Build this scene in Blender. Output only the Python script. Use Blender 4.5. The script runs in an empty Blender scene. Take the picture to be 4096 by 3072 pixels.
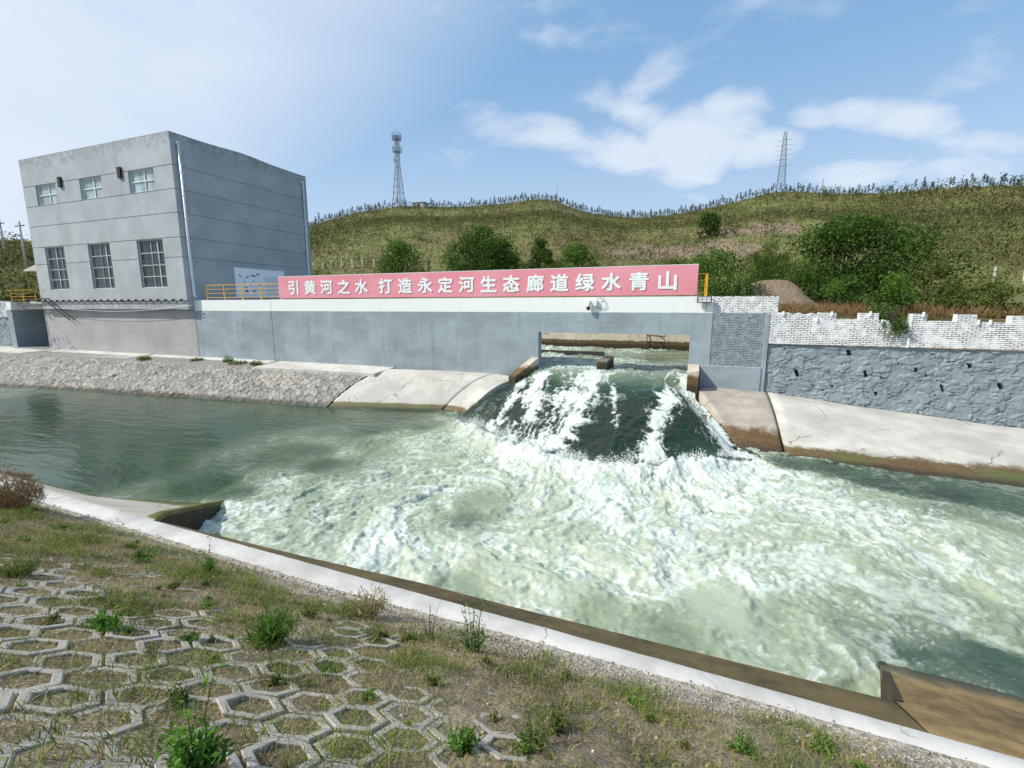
import bpy, math, random
import numpy as np
from mathutils import Vector, Matrix
random.seed(7)
rng = np.random.default_rng(11)
R = math.radians
scene = bpy.context.scene
COL = scene.collection

# ------------------------------------------------------------------ camera, world, sun, exposure
cam = bpy.data.cameras.new('camera')
cam.sensor_width = 36
cam.lens = 16.40
cam.clip_start = 0.05
cam.clip_end = 4000
cam_o = bpy.data.objects.new('camera', cam)
COL.objects.link(cam_o)
cam_o.location = (0, 0, 0)
cam_o.rotation_euler = (R(90 - 9.385), 0, R(20.93))
scene.camera = cam_o

SUN_EL, SUN_AZ = 44.0, 58.0      # azimuth: degrees to the left of straight behind (-Y)
to_sun = Vector((-math.sin(R(SUN_AZ)) * math.cos(R(SUN_EL)), -math.cos(R(SUN_AZ)) * math.cos(R(SUN_EL)), math.sin(R(SUN_EL))))
sl = bpy.data.lights.new('sun', 'SUN')
sl.energy = 4.3
sl.angle = R(0.5)
sl.color = (1.0, 0.96, 0.88)
so = bpy.data.objects.new('sun', sl)
COL.objects.link(so)
so.rotation_euler = to_sun.to_track_quat('Z', 'Y').to_euler()

scene.view_settings.view_transform = 'Standard'
scene.view_settings.look = 'None'
scene.view_settings.exposure = 0.25
scene.view_settings.gamma = 1.0


def build_world():
    w = bpy.data.worlds.new('World')
    scene.world = w
    w.use_nodes = True
    nt = w.node_tree
    n, l = nt.nodes, nt.links
    for x in list(n):
        n.remove(x)

    def nd(t, **kw):
        o = n.new(t)
        for k, v in kw.items():
            setattr(o, k, v)
        return o

    def math_(op, a, b=None, c=None, clamp=False):
        o = nd('ShaderNodeMath', operation=op, use_clamp=clamp)
        for i, v in enumerate((a, b, c)):
            if v is None:
                continue
            if isinstance(v, (int, float)):
                o.inputs[i].default_value = v
            else:
                l.new(v, o.inputs[i])
        return o.outputs[0]

    sky = nd('ShaderNodeTexSky', sky_type='NISHITA')
    sky.sun_disc = False
    sky.sun_elevation = R(SUN_EL)
    sky.sun_rotation = math.atan2(to_sun.x, to_sun.y)
    sky.air_density = 1.15
    sky.dust_density = 0.6
    sky.ozone_density = 1.6
    tc = nd('ShaderNodeTexCoord')
    sep = nd('ShaderNodeSeparateXYZ')
    l.new(tc.outputs['Generated'], sep.inputs[0])
    x, y, z = sep.outputs
    az = math_('MULTIPLY', math_('ARCTAN2', x, y), 57.2958)
    el = math_('MULTIPLY', math_('ARCSINE', z), 57.2958)

    def smooth(v, a, b):
        o = nd('ShaderNodeMapRange', interpolation_type='SMOOTHERSTEP')
        o.inputs['From Min'].default_value = a
        o.inputs['From Max'].default_value = b
        l.new(v, o.inputs['Value'])
        return o.outputs['Result']

    def ell(a0, e0, ra, re, tilt=0.0):
        da = math_('SUBTRACT', az, a0)
        de = math_('SUBTRACT', math_('SUBTRACT', el, e0), math_('MULTIPLY', da, tilt))
        q = math_('ADD', math_('POWER', math_('ABSOLUTE', math_('DIVIDE', da, ra)), 2.0), math_('POWER', math_('ABSOLUTE', math_('DIVIDE', de, re)), 2.0))
        return math_('SUBTRACT', 1.0, q, clamp=False)

    def noise(scale, detail, rough, stretch=(1, 1, 1), dist=0.0):
        mp = nd('ShaderNodeMapping')
        mp.inputs['Scale'].default_value = stretch
        l.new(tc.outputs['Generated'], mp.inputs['Vector'])
        t = nd('ShaderNodeTexNoise')
        t.inputs['Scale'].default_value = scale
        t.inputs['Detail'].default_value = detail
        t.inputs['Roughness'].default_value = rough
        t.inputs['Distortion'].default_value = dist
        l.new(mp.outputs[0], t.inputs['Vector'])
        return t.outputs['Fac']

    nz = noise(6.5, 9, 0.57, (1, 1, 2.3), 0.35)
    nf = noise(2.2, 6, 0.55, (0.8, 0.8, 2.4), 0.6)
    # cumulus banks: azimuth, elevation, radii in degrees
    blobs = CLOUDS
    best = None
    for a0, e0, ra, re, tl, gain in blobs:
        v = math_('MULTIPLY', math_('MAXIMUM', ell(a0, e0, ra, re, tl), -2.2), gain)
        best = v if best is None else math_('MAXIMUM', best, v)
    f = math_('ADD', math_('MULTIPLY', best, 0.80), math_('MULTIPLY', math_('SUBTRACT', nz, 0.5), 2.5))
    cum = math_('MULTIPLY', smooth(f, -0.45, 1.05), 0.84)
    # thin high veil: thick on the left, wisps on the right
    veil_l = smooth(math_('SUBTRACT', az, math_('MULTIPLY', math_('SUBTRACT', el, 16.0), 1.0)), -22.0, -70.0)
    veil = math_('MULTIPLY', veil_l, math_('ADD', math_('MULTIPLY', nf, 0.9), 0.42), clamp=True)
    wisp = math_('MULTIPLY', smooth(nf, 0.50, 0.80), 0.30)
    low = math_('MULTIPLY', smooth(el, 30.0, 2.0), 0.38)
    m = math_('MAXIMUM', math_('MAXIMUM', veil, wisp), low)
    m = math_('MAXIMUM', m, cum, clamp=True)
    mix = nd('ShaderNodeMix', data_type='RGBA')
    l.new(m, mix.inputs[0])
    air = nd('ShaderNodeMix', data_type='RGBA')
    air.inputs[0].default_value = 0.65
    l.new(sky.outputs[0], air.inputs[6])
    air.inputs[7].default_value = (1.55, 3.05, 5.0, 1)
    l.new(air.outputs[2], mix.inputs[6])
    mix.inputs[7].default_value = (5.0, 5.45, 6.1, 1)
    bg = nd('ShaderNodeBackground')
    bg.inputs['Strength'].default_value = 0.135
    l.new(mix.outputs[2], bg.inputs['Color'])
    out = nd('ShaderNodeOutputWorld')
    l.new(bg.outputs[0], out.inputs['Surface'])


CLOUDS = [(-14.5, 18.0, 6.5, 2.4, -0.25, 0.8), (-8.5, 16.6, 6.5, 2.6, -0.30, 1.0), (-1.0, 17.0, 7.0, 3.6, 0.0, 1.1), (2.6, 19.2, 4.2, 2.2, 0.0, 1.0),
          (-1.4, 14.2, 4.0, 1.7, 0.0, 0.9), (6.0, 15.4, 4.0, 2.2, 0.0, 0.9), (-12.5, 22.4, 4.0, 1.6, -0.3, 0.35), (-6.5, 20.0, 4.0, 1.8, -0.2, 0.6),
          (16.8, 16.0, 6.0, 1.8, -0.30, 0.95), (23.0, 13.0, 4.5, 1.5, -0.30, 0.8), (13.5, 12.2, 5.0, 1.7, 0.0, 0.9), (21.5, 11.2, 5.5, 1.7, 0.0, 0.9), (9.8, 17.6, 2.5, 1.0, -0.2, 0.5), (-1.5, 25.6, 8.0, 1.2, 0.55, 0.12), (-21.0, 19.5, 6.0, 2.0, -0.2, 0.4)]
build_world()


# ------------------------------------------------------------------ numeric helpers
def sst(a, b, x):
    t = np.clip((np.asarray(x, float) - a) / (b - a), 0, 1)
    return t * t * (3 - 2 * t)


def _h(ix, iy, s):
    n = (ix.astype(np.int64) * 374761393 + iy.astype(np.int64) * 668265263 + s * 974634777) & 0x7fffffff
    n = ((n ^ (n >> 13)) * 1274126177) & 0x7fffffff
    n = ((n ^ (n >> 16)) * 2246822519) & 0x7fffffff
    return ((n ^ (n >> 15)) & 0xffff) / 65535.0


def perlin(x, y, s=0):
    x = np.asarray(x, float); y = np.asarray(y, float)
    ix = np.floor(x).astype(np.int64); iy = np.floor(y).astype(np.int64)
    fx = x - ix; fy = y - iy
    u = fx ** 3 * (fx * (fx * 6 - 15) + 10); v = fy ** 3 * (fy * (fy * 6 - 15) + 10)

    def g(dx, dy):
        a = _h(ix + dx, iy + dy, s) * 2 * np.pi
        return np.cos(a) * (fx - dx) + np.sin(a) * (fy - dy)
    return ((g(0, 0) * (1 - u) + g(1, 0) * u) * (1 - v) + (g(0, 1) * (1 - u) + g(1, 1) * u) * v) * 1.5


def fbm(x, y, o=4, s=0, gain=0.5):
    t = 0; a = 1.0; f = 1.0; k = 0
    for i in range(o):
        t = t + a * perlin(np.asarray(x) * f + 17.3 * i, np.asarray(y) * f - 9.1 * i, s + i)
        k += a; a *= gain; f *= 2.03
    return t / k


def ridged(x, y, o=4, s=0, gain=0.55):
    t = 0; a = 1.0; f = 1.0; k = 0
    for i in range(o):
        n = 1 - np.abs(perlin(np.asarray(x) * f + 5.7 * i, np.asarray(y) * f + 3.3 * i, s + i)) * 1.6
        t = t + a * np.clip(n, 0, 1) ** 2
        k += a; a *= gain; f *= 2.1
    return t / k


def voronoi(x, y, s=0, jit=0.9):
    ix = np.floor(x).astype(np.int64); iy = np.floor(y).astype(np.int64)
    f1 = np.full(x.shape, 9.0); f2 = np.full(x.shape, 9.0); cid = np.zeros(x.shape)
    for dx in (-1, 0, 1):
        for dy in (-1, 0, 1):
            px = ix + dx + 0.5 + (_h(ix + dx, iy + dy, s) - 0.5) * jit
            py = iy + dy + 0.5 + (_h(ix + dx, iy + dy, s + 5) - 0.5) * jit
            d = np.hypot(px - x, py - y)
            c = _h(ix + dx, iy + dy, s + 9)
            nearer = d < f1
            f2 = np.where(nearer, f1, np.minimum(f2, d))
            cid = np.where(nearer, c, cid)
            f1 = np.where(nearer, d, f1)
    return f1, f2, cid


# ------------------------------------------------------------------ object helpers
class MB:
    """collects shapes for one mesh"""
    def __init__(s):
        s.v = []; s.f = []; s.t = []

    def add(s, vs, fs, tint=0.5):
        o = len(s.v)
        s.v.extend(vs)
        s.f.extend([tuple(i + o for i in f) for f in fs])
        s.t.extend([tint] * len(vs))
        return s

    def box(s, x0, x1, y0, y1, z0, z1):
        vs = [(x, y, z) for x in (x0, x1) for y in (y0, y1) for z in (z0, z1)]
        return s.add(vs, [(0, 1, 3, 2), (4, 6, 7, 5), (0, 4, 5, 1), (2, 3, 7, 6), (0, 2, 6, 4), (1, 5, 7, 3)])

    def prism(s, poly, d, axis=1, a0=0.0):
        """poly in the two other axes, swept from a0 to a0+d along axis"""
        n = len(poly)
        vs = []
        for a in (a0, a0 + d):
            for p in poly:
                q = list(p); q.insert(axis, a); vs.append(tuple(q))
        fs = [tuple(range(n))[::-1], tuple(range(n, 2 * n))]
        fs += [(i, (i + 1) % n, n + (i + 1) % n, n + i) for i in range(n)]
        return s.add(vs, fs)

    def tube(s, path, r, seg=8, tint=0.5, cap=True):
        path = [Vector(p) for p in path]
        rr = r if isinstance(r, (list, tuple)) else [r] * len(path)
        vs = []; fs = []
        for i, p in enumerate(path):
            d = (path[min(i + 1, len(path) - 1)] - path[max(i - 1, 0)])
            if d.length < 1e-9:
                d = Vector((0, 0, 1))
            d.normalize()
            a = d.cross(Vector((0, 0, 1)))
            if a.length < 1e-3:
                a = d.cross(Vector((0, 1, 0)))
            a.normalize(); b = d.cross(a)
            for k in range(seg):
                t = 2 * math.pi * k / seg
                vs.append(tuple(p + a * (math.cos(t) * rr[i]) + b * (math.sin(t) * rr[i])))
        for i in range(len(path) - 1):
            for k in range(seg):
                fs.append((i * seg + k, i * seg + (k + 1) % seg, (i + 1) * seg + (k + 1) % seg, (i + 1) * seg + k))
        if cap:
            fs.append(tuple(range(seg))[::-1]); fs.append(tuple(range(len(vs) - seg, len(vs))))
        return s.add(vs, fs, tint)

    def bar(s, a, b, w=0.05, h=None):
        """square bar between two points"""
        h = h or w
        a = Vector(a); b = Vector(b); d = (b - a).normalized()
        u = d.cross(Vector((0, 0, 1)))
        if u.length < 1e-3:
            u = Vector((1, 0, 0))
        u.normalize(); v = u.cross(d)
        vs = [tuple(p + u * (w / 2 * i) + v * (h / 2 * j)) for p in (a, b) for i, j in ((-1, -1), (1, -1), (1, 1), (-1, 1))]
        return s.add(vs, [(3, 2, 1, 0), (4, 5, 6, 7), (0, 1, 5, 4), (1, 2, 6, 5), (2, 3, 7, 6), (3, 0, 4, 7)])

    def build(s, name, mat, parent=None, smooth=False, loc=None, label=None, bevel=0.0):
        me = bpy.data.meshes.new(name)
        off = Vector((0, 0, 0))
        p = parent
        while p is not None:
            off += Vector(p.location); p = p.parent
        if loc is not None:
            off = off + Vector(loc)
        co = np.array(s.v, float) - np.array(off)
        me.from_pydata(co.tolist(), [], s.f)
        at = me.attributes.new('tint', 'FLOAT', 'POINT')
        at.data.foreach_set('value', np.array(s.t, np.float32))
        return finish(name, me, mat, parent, smooth, loc, label, bevel)


def finish(name, me, mat, parent=None, smooth=False, loc=None, label=None, bevel=0.0):
    me.materials.append(mat)
    if smooth:
        me.polygons.foreach_set('use_smooth', [True] * len(me.polygons))
    me.update()
    o = bpy.data.objects.new(name, me)
    COL.objects.link(o)
    if loc is not None:
        o.location = loc
    if parent is not None:
        o.parent = parent
    if label:
        o['label'] = label
    if bevel:
        b = o.modifiers.new('bevel', 'BEVEL'); b.width = bevel; b.segments = 2; b.limit_method = 'ANGLE'
    return o


def tag(o, label, cat, group=None, kind=None):
    o['label'] = label; o['category'] = cat
    if group: o['group'] = group
    if kind: o['kind'] = kind
    return o


def thing(name, label, cat, loc=(0, 0, 0), group=None):
    o = bpy.data.objects.new(name, None)
    o.empty_display_size = 0.2
    COL.objects.link(o)
    o.location = loc
    return tag(o, label, cat, group)


def struct(o, kind='structure', label=None, cat=None):
    o['kind'] = kind
    if label: o['label'] = label
    if cat: o['category'] = cat
    return o


def copy_tree(o, parent=None):
    c = o.copy(); COL.objects.link(c)
    if parent is not None: c.parent = parent
    for ch in list(o.children):
        copy_tree(ch, c)
    return c


def grid_mesh(name, X, Y, Z, mat, attrs=None, smooth=True, parent=None, keep=None):
    """X, Y, Z: arrays (rows, cols)"""
    nr, nc = X.shape
    me = bpy.data.meshes.new(name)
    co = np.stack([X, Y, Z], -1).reshape(-1, 3).astype(np.float32)
    i = np.arange(nr * nc).reshape(nr, nc)
    q = np.stack([i[:-1, :-1], i[:-1, 1:], i[1:, 1:], i[1:, :-1]], -1).reshape(-1, 4)
    if keep is not None:
        q = q[keep.reshape(-1)]
    me.vertices.add(len(co)); me.vertices.foreach_set('co', co.ravel())
    me.loops.add(q.size); me.loops.foreach_set('vertex_index', q.ravel().astype(np.int32))
    me.polygons.add(len(q)); me.polygons.foreach_set('loop_start', np.arange(0, q.size, 4, dtype=np.int32))
    me.update(calc_edges=True); me.validate()
    for k, a in (attrs or {}).items():
        at = me.attributes.new(k, 'FLOAT', 'POINT')
        at.data.foreach_set('value', a.reshape(-1).astype(np.float32))
    return finish(name, me, mat, parent, smooth)


def soup(name, co, fsize, mat, tint=None, parent=None, loc=None, faces=None, smooth=False):
    """co: (n*fsize,3) independent polygons of fsize corners (or with faces given)"""
    me = bpy.data.meshes.new(name)
    co = np.asarray(co, np.float32)
    if loc is not None:
        co = co - np.array(loc, np.float32)
    me.vertices.add(len(co)); me.vertices.foreach_set('co', co.ravel())
    idx = np.arange(len(co), dtype=np.int32) if faces is None else np.asarray(faces, np.int32).ravel()
    me.loops.add(len(idx)); me.loops.foreach_set('vertex_index', idx)
    me.polygons.add(len(idx) // fsize); me.polygons.foreach_set('loop_start', np.arange(0, len(idx), fsize, dtype=np.int32))
    me.update(calc_edges=True)
    if tint is not None:
        at = me.attributes.new('tint', 'FLOAT', 'POINT')
        at.data.foreach_set('value', np.asarray(tint, np.float32).ravel())
    return finish(name, me, mat, parent, smooth, loc)


# ------------------------------------------------------------------ materials
class NT:
    def __init__(s, name):
        s.m = bpy.data.materials.new(name); s.m.use_nodes = True
        s.n = s.m.node_tree.nodes; s.l = s.m.node_tree.links
        s.b = s.n['Principled BSDF']; s.out = s.n['Material Output']
        s.tc = s.n.new('ShaderNodeTexCoord'); s.geo = s.n.new('ShaderNodeNewGeometry')

    def put(s, sock, v):
        if isinstance(v, bpy.types.NodeSocket): s.l.new(v, sock)
        elif isinstance(v, (tuple, list)) and len(v) == 3 and sock.type == 'RGBA': sock.default_value = (*v, 1)
        else: sock.default_value = v

    def math(s, op, a, b=0.0, c=0.0, clamp=False):
        o = s.n.new('ShaderNodeMath'); o.operation = op; o.use_clamp = clamp
        for i, v in enumerate((a, b, c)): s.put(o.inputs[i], v)
        return o.outputs[0]

    def pos(s, scale=(1, 1, 1), rot=(0, 0, 0)):
        mp = s.n.new('ShaderNodeMapping'); mp.inputs['Scale'].default_value = scale; mp.inputs['Rotation'].default_value = rot
        s.l.new(s.geo.outputs['Position'], mp.inputs['Vector'])
        return mp.outputs[0]

    def noise(s, scale=1.0, detail=4, rough=0.55, vec=None, dist=0.0):
        t = s.n.new('ShaderNodeTexNoise')
        t.inputs['Scale'].default_value = scale; t.inputs['Detail'].default_value = detail
        t.inputs['Roughness'].default_value = rough; t.inputs['Distortion'].default_value = dist
        s.l.new(vec if vec is not None else s.geo.outputs['Position'], t.inputs['Vector'])
        return t.outputs['Fac']

    def vor(s, scale=1.0, feature='F1', vec=None, out='Distance'):
        t = s.n.new('ShaderNodeTexVoronoi'); t.feature = feature; t.inputs['Scale'].default_value = scale
        s.l.new(vec if vec is not None else s.geo.outputs['Position'], t.inputs['Vector'])
        return t.outputs[out]

    def ramp(s, v, a, b, lo=0.0, hi=1.0):
        o = s.n.new('ShaderNodeMapRange'); o.interpolation_type = 'SMOOTHSTEP'
        s.put(o.inputs['Value'], v)
        for k, x in (('From Min', a), ('From Max', b), ('To Min', lo), ('To Max', hi)): o.inputs[k].default_value = x
        return o.outputs[0]

    def mix(s, f, a, b, mode='MIX'):
        o = s.n.new('ShaderNodeMix'); o.data_type = 'RGBA'; o.blend_type = mode
        s.put(o.inputs[0], f); s.put(o.inputs[6], a); s.put(o.inputs[7], b)
        return o.outputs[2]

    def attr(s, name):
        a = s.n.new('ShaderNodeAttribute'); a.attribute_name = name
        return a.outputs['Fac']

    def z(s):
        o = s.n.new('ShaderNodeSeparateXYZ'); s.l.new(s.geo.outputs['Position'], o.inputs[0]); return o.outputs

    def bump(s, h, strength=0.5, dist=0.02):
        b = s.n.new('ShaderNodeBump'); b.inputs['Strength'].default_value = strength; b.inputs['Distance'].default_value = dist
        s.l.new(h, b.inputs['Height']); s.l.new(b.outputs[0], s.b.inputs['Normal'])
        return b

    def done(s, col, rough=0.85, spec=0.3, metal=0.0):
        s.put(s.b.inputs['Base Color'], col); s.put(s.b.inputs['Roughness'], rough)
        s.put(s.b.inputs['Specular IOR Level'], spec); s.put(s.b.inputs['Metallic'], metal)
        return s.m


def plain(name, col, rough=0.6, metal=0.0, var=0.18, scale=6.0, spec=0.3, bump=0.0):
    t = NT(name)
    n = t.noise(scale, 5, 0.6)
    c = t.mix(t.ramp(n, 0.3, 0.7), tuple(x * (1 - var) for x in col), tuple(min(1, x * (1 + var)) for x in col))
    if bump: t.bump(t.noise(scale * 6, 4), bump, 0.01)
    return t.done(c, rough, spec, metal)


def leaf_mat(name, dark, light, trans=0.35, dry=None):
    t = NT(name)
    c = t.mix(t.attr('tint'), dark, light)
    c = t.mix(t.ramp(t.noise(0.9, 3), 0.35, 0.75, 0, 0.55), c, dry or tuple(x * 1.35 for x in light))
    d = t.n.new('ShaderNodeBsdfDiffuse'); tr = t.n.new('ShaderNodeBsdfTranslucent'); mx = t.n.new('ShaderNodeMixShader')
    t.l.new(c, d.inputs['Color'])
    t.l.new(c, tr.inputs['Color'])
    mx.inputs[0].default_value = trans
    t.l.new(d.outputs[0], mx.inputs[1]); t.l.new(tr.outputs[0], mx.inputs[2]); t.l.new(mx.outputs[0], t.out.inputs['Surface'])
    return t.m


def paint_wall(name, low, high, split, streak=0.55):
    """painted concrete: grey-blue below the split height, white above, with drips, board marks, pocks"""
    t = NT(name)
    x, y, z = t.z()
    wob = t.math('MULTIPLY', t.math('SUBTRACT', t.noise(1.3, 4), 0.5), 0.03)
    up = t.ramp(t.math('ADD', z, wob), split - 0.006, split + 0.006)
    lo_n = t.noise(0.55, 6, 0.62, t.pos((1, 1, 1.6)))
    lo = t.mix(t.ramp(lo_n, 0.3, 0.72), tuple(c * 0.84 for c in low), tuple(c * 1.15 for c in low))
    drip = t.noise(1.0, 5, 0.65, t.pos((2.6, 2.6, 0.16)))
    lo = t.mix(t.ramp(drip, 0.52, 0.74, 0, streak), lo, tuple(c * 0.62 for c in low))
    lo = t.mix(t.ramp(t.noise(1.0, 3, 0.6, t.pos((4.5, 4.5, 0.12))), 0.6, 0.75, 0, streak * 0.8), lo, tuple(min(1, c * 1.5) for c in low))
    hi = t.mix(t.ramp(t.noise(1.2, 5, 0.6, t.pos((2, 2, 0.25))), 0.45, 0.8, 0, 0.35), high, tuple(c * 0.82 for c in high))
    c = t.mix(up, lo, hi)
    pock = t.ramp(t.vor(1.7), 0.035, 0.02)
    pk2 = t.math('MULTIPLY', t.ramp(t.vor(4.2), 0.07, 0.03), t.ramp(t.noise(1.1, 2), 0.52, 0.6))
    c = t.mix(t.math('MULTIPLY', t.math('MAXIMUM', pock, pk2), 0.75), c, (0.05, 0.055, 0.06))
    # pour lines
    wl = t.math('FRACT', t.math('MULTIPLY', t.math('ADD', z, t.math('MULTIPLY', t.noise(0.8, 2), 0.03)), 0.62))
    line = t.math('MULTIPLY', t.ramp(t.math('ABSOLUTE', t.math('SUBTRACT', wl, 0.5)), 0.012, 0.004), t.ramp(t.noise(0.7, 3, 0.6), 0.52, 0.66))
    c = t.mix(t.math('MULTIPLY', line, 0.6), c, (0.08, 0.09, 0.1))
    t.bump(t.math('ADD', t.noise(7, 5, 0.65), t.math('MULTIPLY', t.noise(0.8, 3), 1.5)), 0.35, 0.03)
    return t.done(c, 0.8, 0.25)


def brick_mat(name, low, high, split, bare=0.25):
    t = NT(name)
    x, y, z = t.z()
    cm = t.n.new('ShaderNodeCombineXYZ')
    nx = t.math('MULTIPLY', t.math('SUBTRACT', t.noise(5, 3), 0.5), 0.030)
    t.l.new(t.math('ADD', x, nx), cm.inputs[0]); t.l.new(t.math('ADD', z, nx), cm.inputs[1])
    b = t.n.new('ShaderNodeTexBrick')
    t.l.new(cm.outputs[0], b.inputs['Vector'])
    b.inputs['Color1'].default_value = (1, 1, 1, 1); b.inputs['Color2'].default_value = (0.0, 0.0, 0.0, 1); b.inputs['Mortar'].default_value = (0.5, 0.5, 0.5, 1)
    b.inputs['Scale'].default_value = 1.0
    b.inputs['Mortar Size'].default_value = 0.013; b.inputs['Mortar Smooth'].default_value = 0.25
    b.inputs['Brick Width'].default_value = 0.255; b.inputs['Row Height'].default_value = 0.082; b.inputs['Bias'].default_value = 0
    up = t.ramp(t.math('ADD', z, t.math('MULTIPLY', t.math('SUBTRACT', t.noise(2.2, 4), 0.5), 0.10)), split - 0.015, split + 0.015)
    c = t.mix(up, low, high)
    c = t.mix(t.math('MULTIPLY', b.outputs['Color'], 0.22), c, tuple(v * 0.7 for v in high))
    c = t.mix(t.ramp(t.noise(2.0, 5, 0.6), 0.4, 0.8, 0, 0.35), c, t.mix(up, tuple(v * 0.6 for v in low), tuple(v * 0.8 for v in high)))
    bp = t.ramp(t.noise(1.15, 4, 0.7), 0.66, 0.74, 0, 0.8)
    c = t.mix(t.math('MULTIPLY', bp, bare * 3), c, (0.42, 0.26, 0.18))
    gap = t.math('MULTIPLY', b.outputs['Fac'], t.ramp(t.noise(3.6, 3, 0.6), 0.36, 0.58))
    c = t.mix(t.math('MULTIPLY', gap, 0.92), c, (0.03, 0.032, 0.034))
    t.bump(t.math('ADD', t.math('MULTIPLY', b.outputs['Fac'], -1.0), t.math('MULTIPLY', t.noise(14, 3), 0.35)), 0.8, 0.02)
    return t.done(c, 0.85, 0.2)


def concrete_mat(name, col, stain_z=None, stain_w=0.25, brown=(0.13, 0.085, 0.028), rough_spots=0.3, moss=None, scale=1.0, wet=0.3):
    t = NT(name)
    x, y, z = t.z()
    n = t.noise(0.7 * scale, 7, 0.65)
    c = t.mix(t.ramp(n, 0.3, 0.7), tuple(v * 0.78 for v in col), tuple(min(1, v * 1.14) for v in col))
    c = t.mix(t.ramp(t.noise(16 * scale, 4, 0.7), 0.55, 0.8, 0, rough_spots), c, tuple(v * 0.5 for v in col))
    c = t.mix(t.ramp(t.noise(2.6, 5, 0.7, t.pos((1, 1, 0.3))), 0.55, 0.8, 0, 0.35), c, (col[0] * 0.62, col[1] * 0.58, col[2] * 0.52))
    wv = t.n.new('ShaderNodeVectorMath'); wv.operation = 'ADD'; t.l.new(t.geo.outputs['Position'], wv.inputs[0])
    nv = t.n.new('ShaderNodeTexNoise'); nv.inputs['Scale'].default_value = 1.3; nv.inputs['Detail'].default_value = 5; t.l.new(t.geo.outputs['Position'], nv.inputs['Vector']); t.l.new(nv.outputs['Color'], wv.inputs[1])
    ck = t.math('MULTIPLY', t.ramp(t.vor(0.36 * scale, 'DISTANCE_TO_EDGE', wv.outputs[0]), 0.010, 0.003), t.ramp(t.noise(0.5, 3), 0.48, 0.56))
    c = t.mix(t.math('MULTIPLY', ck, 0.7), c, (0.07, 0.065, 0.055))
    rough = 0.85
    if stain_z is not None:
        w = t.math('MULTIPLY', t.math('SUBTRACT', t.math('ADD', t.math('MULTIPLY', t.noise(1.6, 5, 0.65), .6), t.math('MULTIPLY', t.noise(9, 5, 0.75, t.pos((1, 1, .35))), .4)), 0.5), stain_w * 2.4)
        s = t.ramp(t.math('ADD', z, w), stain_z + stain_w * .55, stain_z - stain_w * 0.1)
        bc = t.mix(t.ramp(t.noise(6, 5, 0.7), 0.35, 0.7), brown, tuple(v * 0.42 for v in brown))
        if moss: bc = t.mix(t.ramp(t.noise(0.8, 3), 0.42, 0.62), bc, moss)
        c = t.mix(t.math('MULTIPLY', s, 0.95), c, bc)
        dk = t.ramp(t.math('ADD', z, t.math('MULTIPLY', w, 0.5)), stain_z - stain_w * 0.6, stain_z - stain_w * 1.5)
        c = t.mix(t.math('MULTIPLY', dk, 0.75), c, (0.018, 0.018, 0.012))
        rough = t.math('SUBTRACT', 0.85, t.math('MULTIPLY', s, wet))
    t.bump(t.math('ADD', t.noise(9 * scale, 6, 0.7), t.noise(40 * scale, 3, 0.6)), 0.35, 0.012)
    return t.done(c, rough, 0.3)


def water_mat():
    t = NT('river_water')
    foam, milk = t.attr('foam'), t.attr('milk')
    tint = t.noise(0.55, 4, 0.6)
    body = t.mix(t.ramp(milk, 0.0, 0.22), (0.011, 0.026, 0.015), (0.025, 0.056, 0.027))
    body = t.mix(t.ramp(milk, 0.22, 0.6), body, (0.200, 0.248, 0.165))
    body = t.mix(t.ramp(milk, 0.5, 1.0), body, (0.375, 0.425, 0.315))
    body = t.mix(t.math('MULTIPLY', t.ramp(tint, 0.35, 0.7, 0, 0.3), t.ramp(milk, 0.1, 0.5)), body, t.mix(0.4, body, (0.17, 0.19, 0.08)))
    fine = t.noise(24, 5, 0.75)
    bub = t.noise(75, 3, 0.7)
    f2 = t.math('ADD', foam, t.math('MULTIPLY', t.math('ADD', t.math('MULTIPLY', t.math('SUBTRACT', fine, 0.5), 0.65), t.math('MULTIPLY', t.math('SUBTRACT', bub, 0.5), 0.55)), t.ramp(foam, 0.0, 0.3)))
    f2 = t.math('MULTIPLY', f2, 1.0, clamp=True)
    c = t.mix(f2, body, (0.58, 0.63, 0.585))
    a = t.noise(2.2, 3, 0.5, t.pos((0.6, 1.6, 1), (0, 0, 0.25)))
    b = t.noise(7.0, 3, 0.55, t.pos((0.6, 1.3, 1), (0, 0, -0.2)))
    h = t.math('ADD', t.math('MULTIPLY', a, 1.0), t.math('MULTIPLY', b, 0.35))
    h = t.math('ADD', h, t.math('MULTIPLY', t.math('MULTIPLY', fine, f2), 0.5))
    t.bump(h, 0.30, 0.06)
    t.b.inputs['IOR'].default_value = 1.33
    r = t.math('ADD', t.math('ADD', 0.08, t.math('MULTIPLY', t.ramp(milk, 0.15, 0.6), 0.16)), t.math('MULTIPLY', f2, 0.5))
    m = t.done(c, r, t.math('SUBTRACT', 0.42, t.math('MULTIPLY', t.ramp(milk, 0.1, 0.6), 0.22)))
    return m


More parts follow.
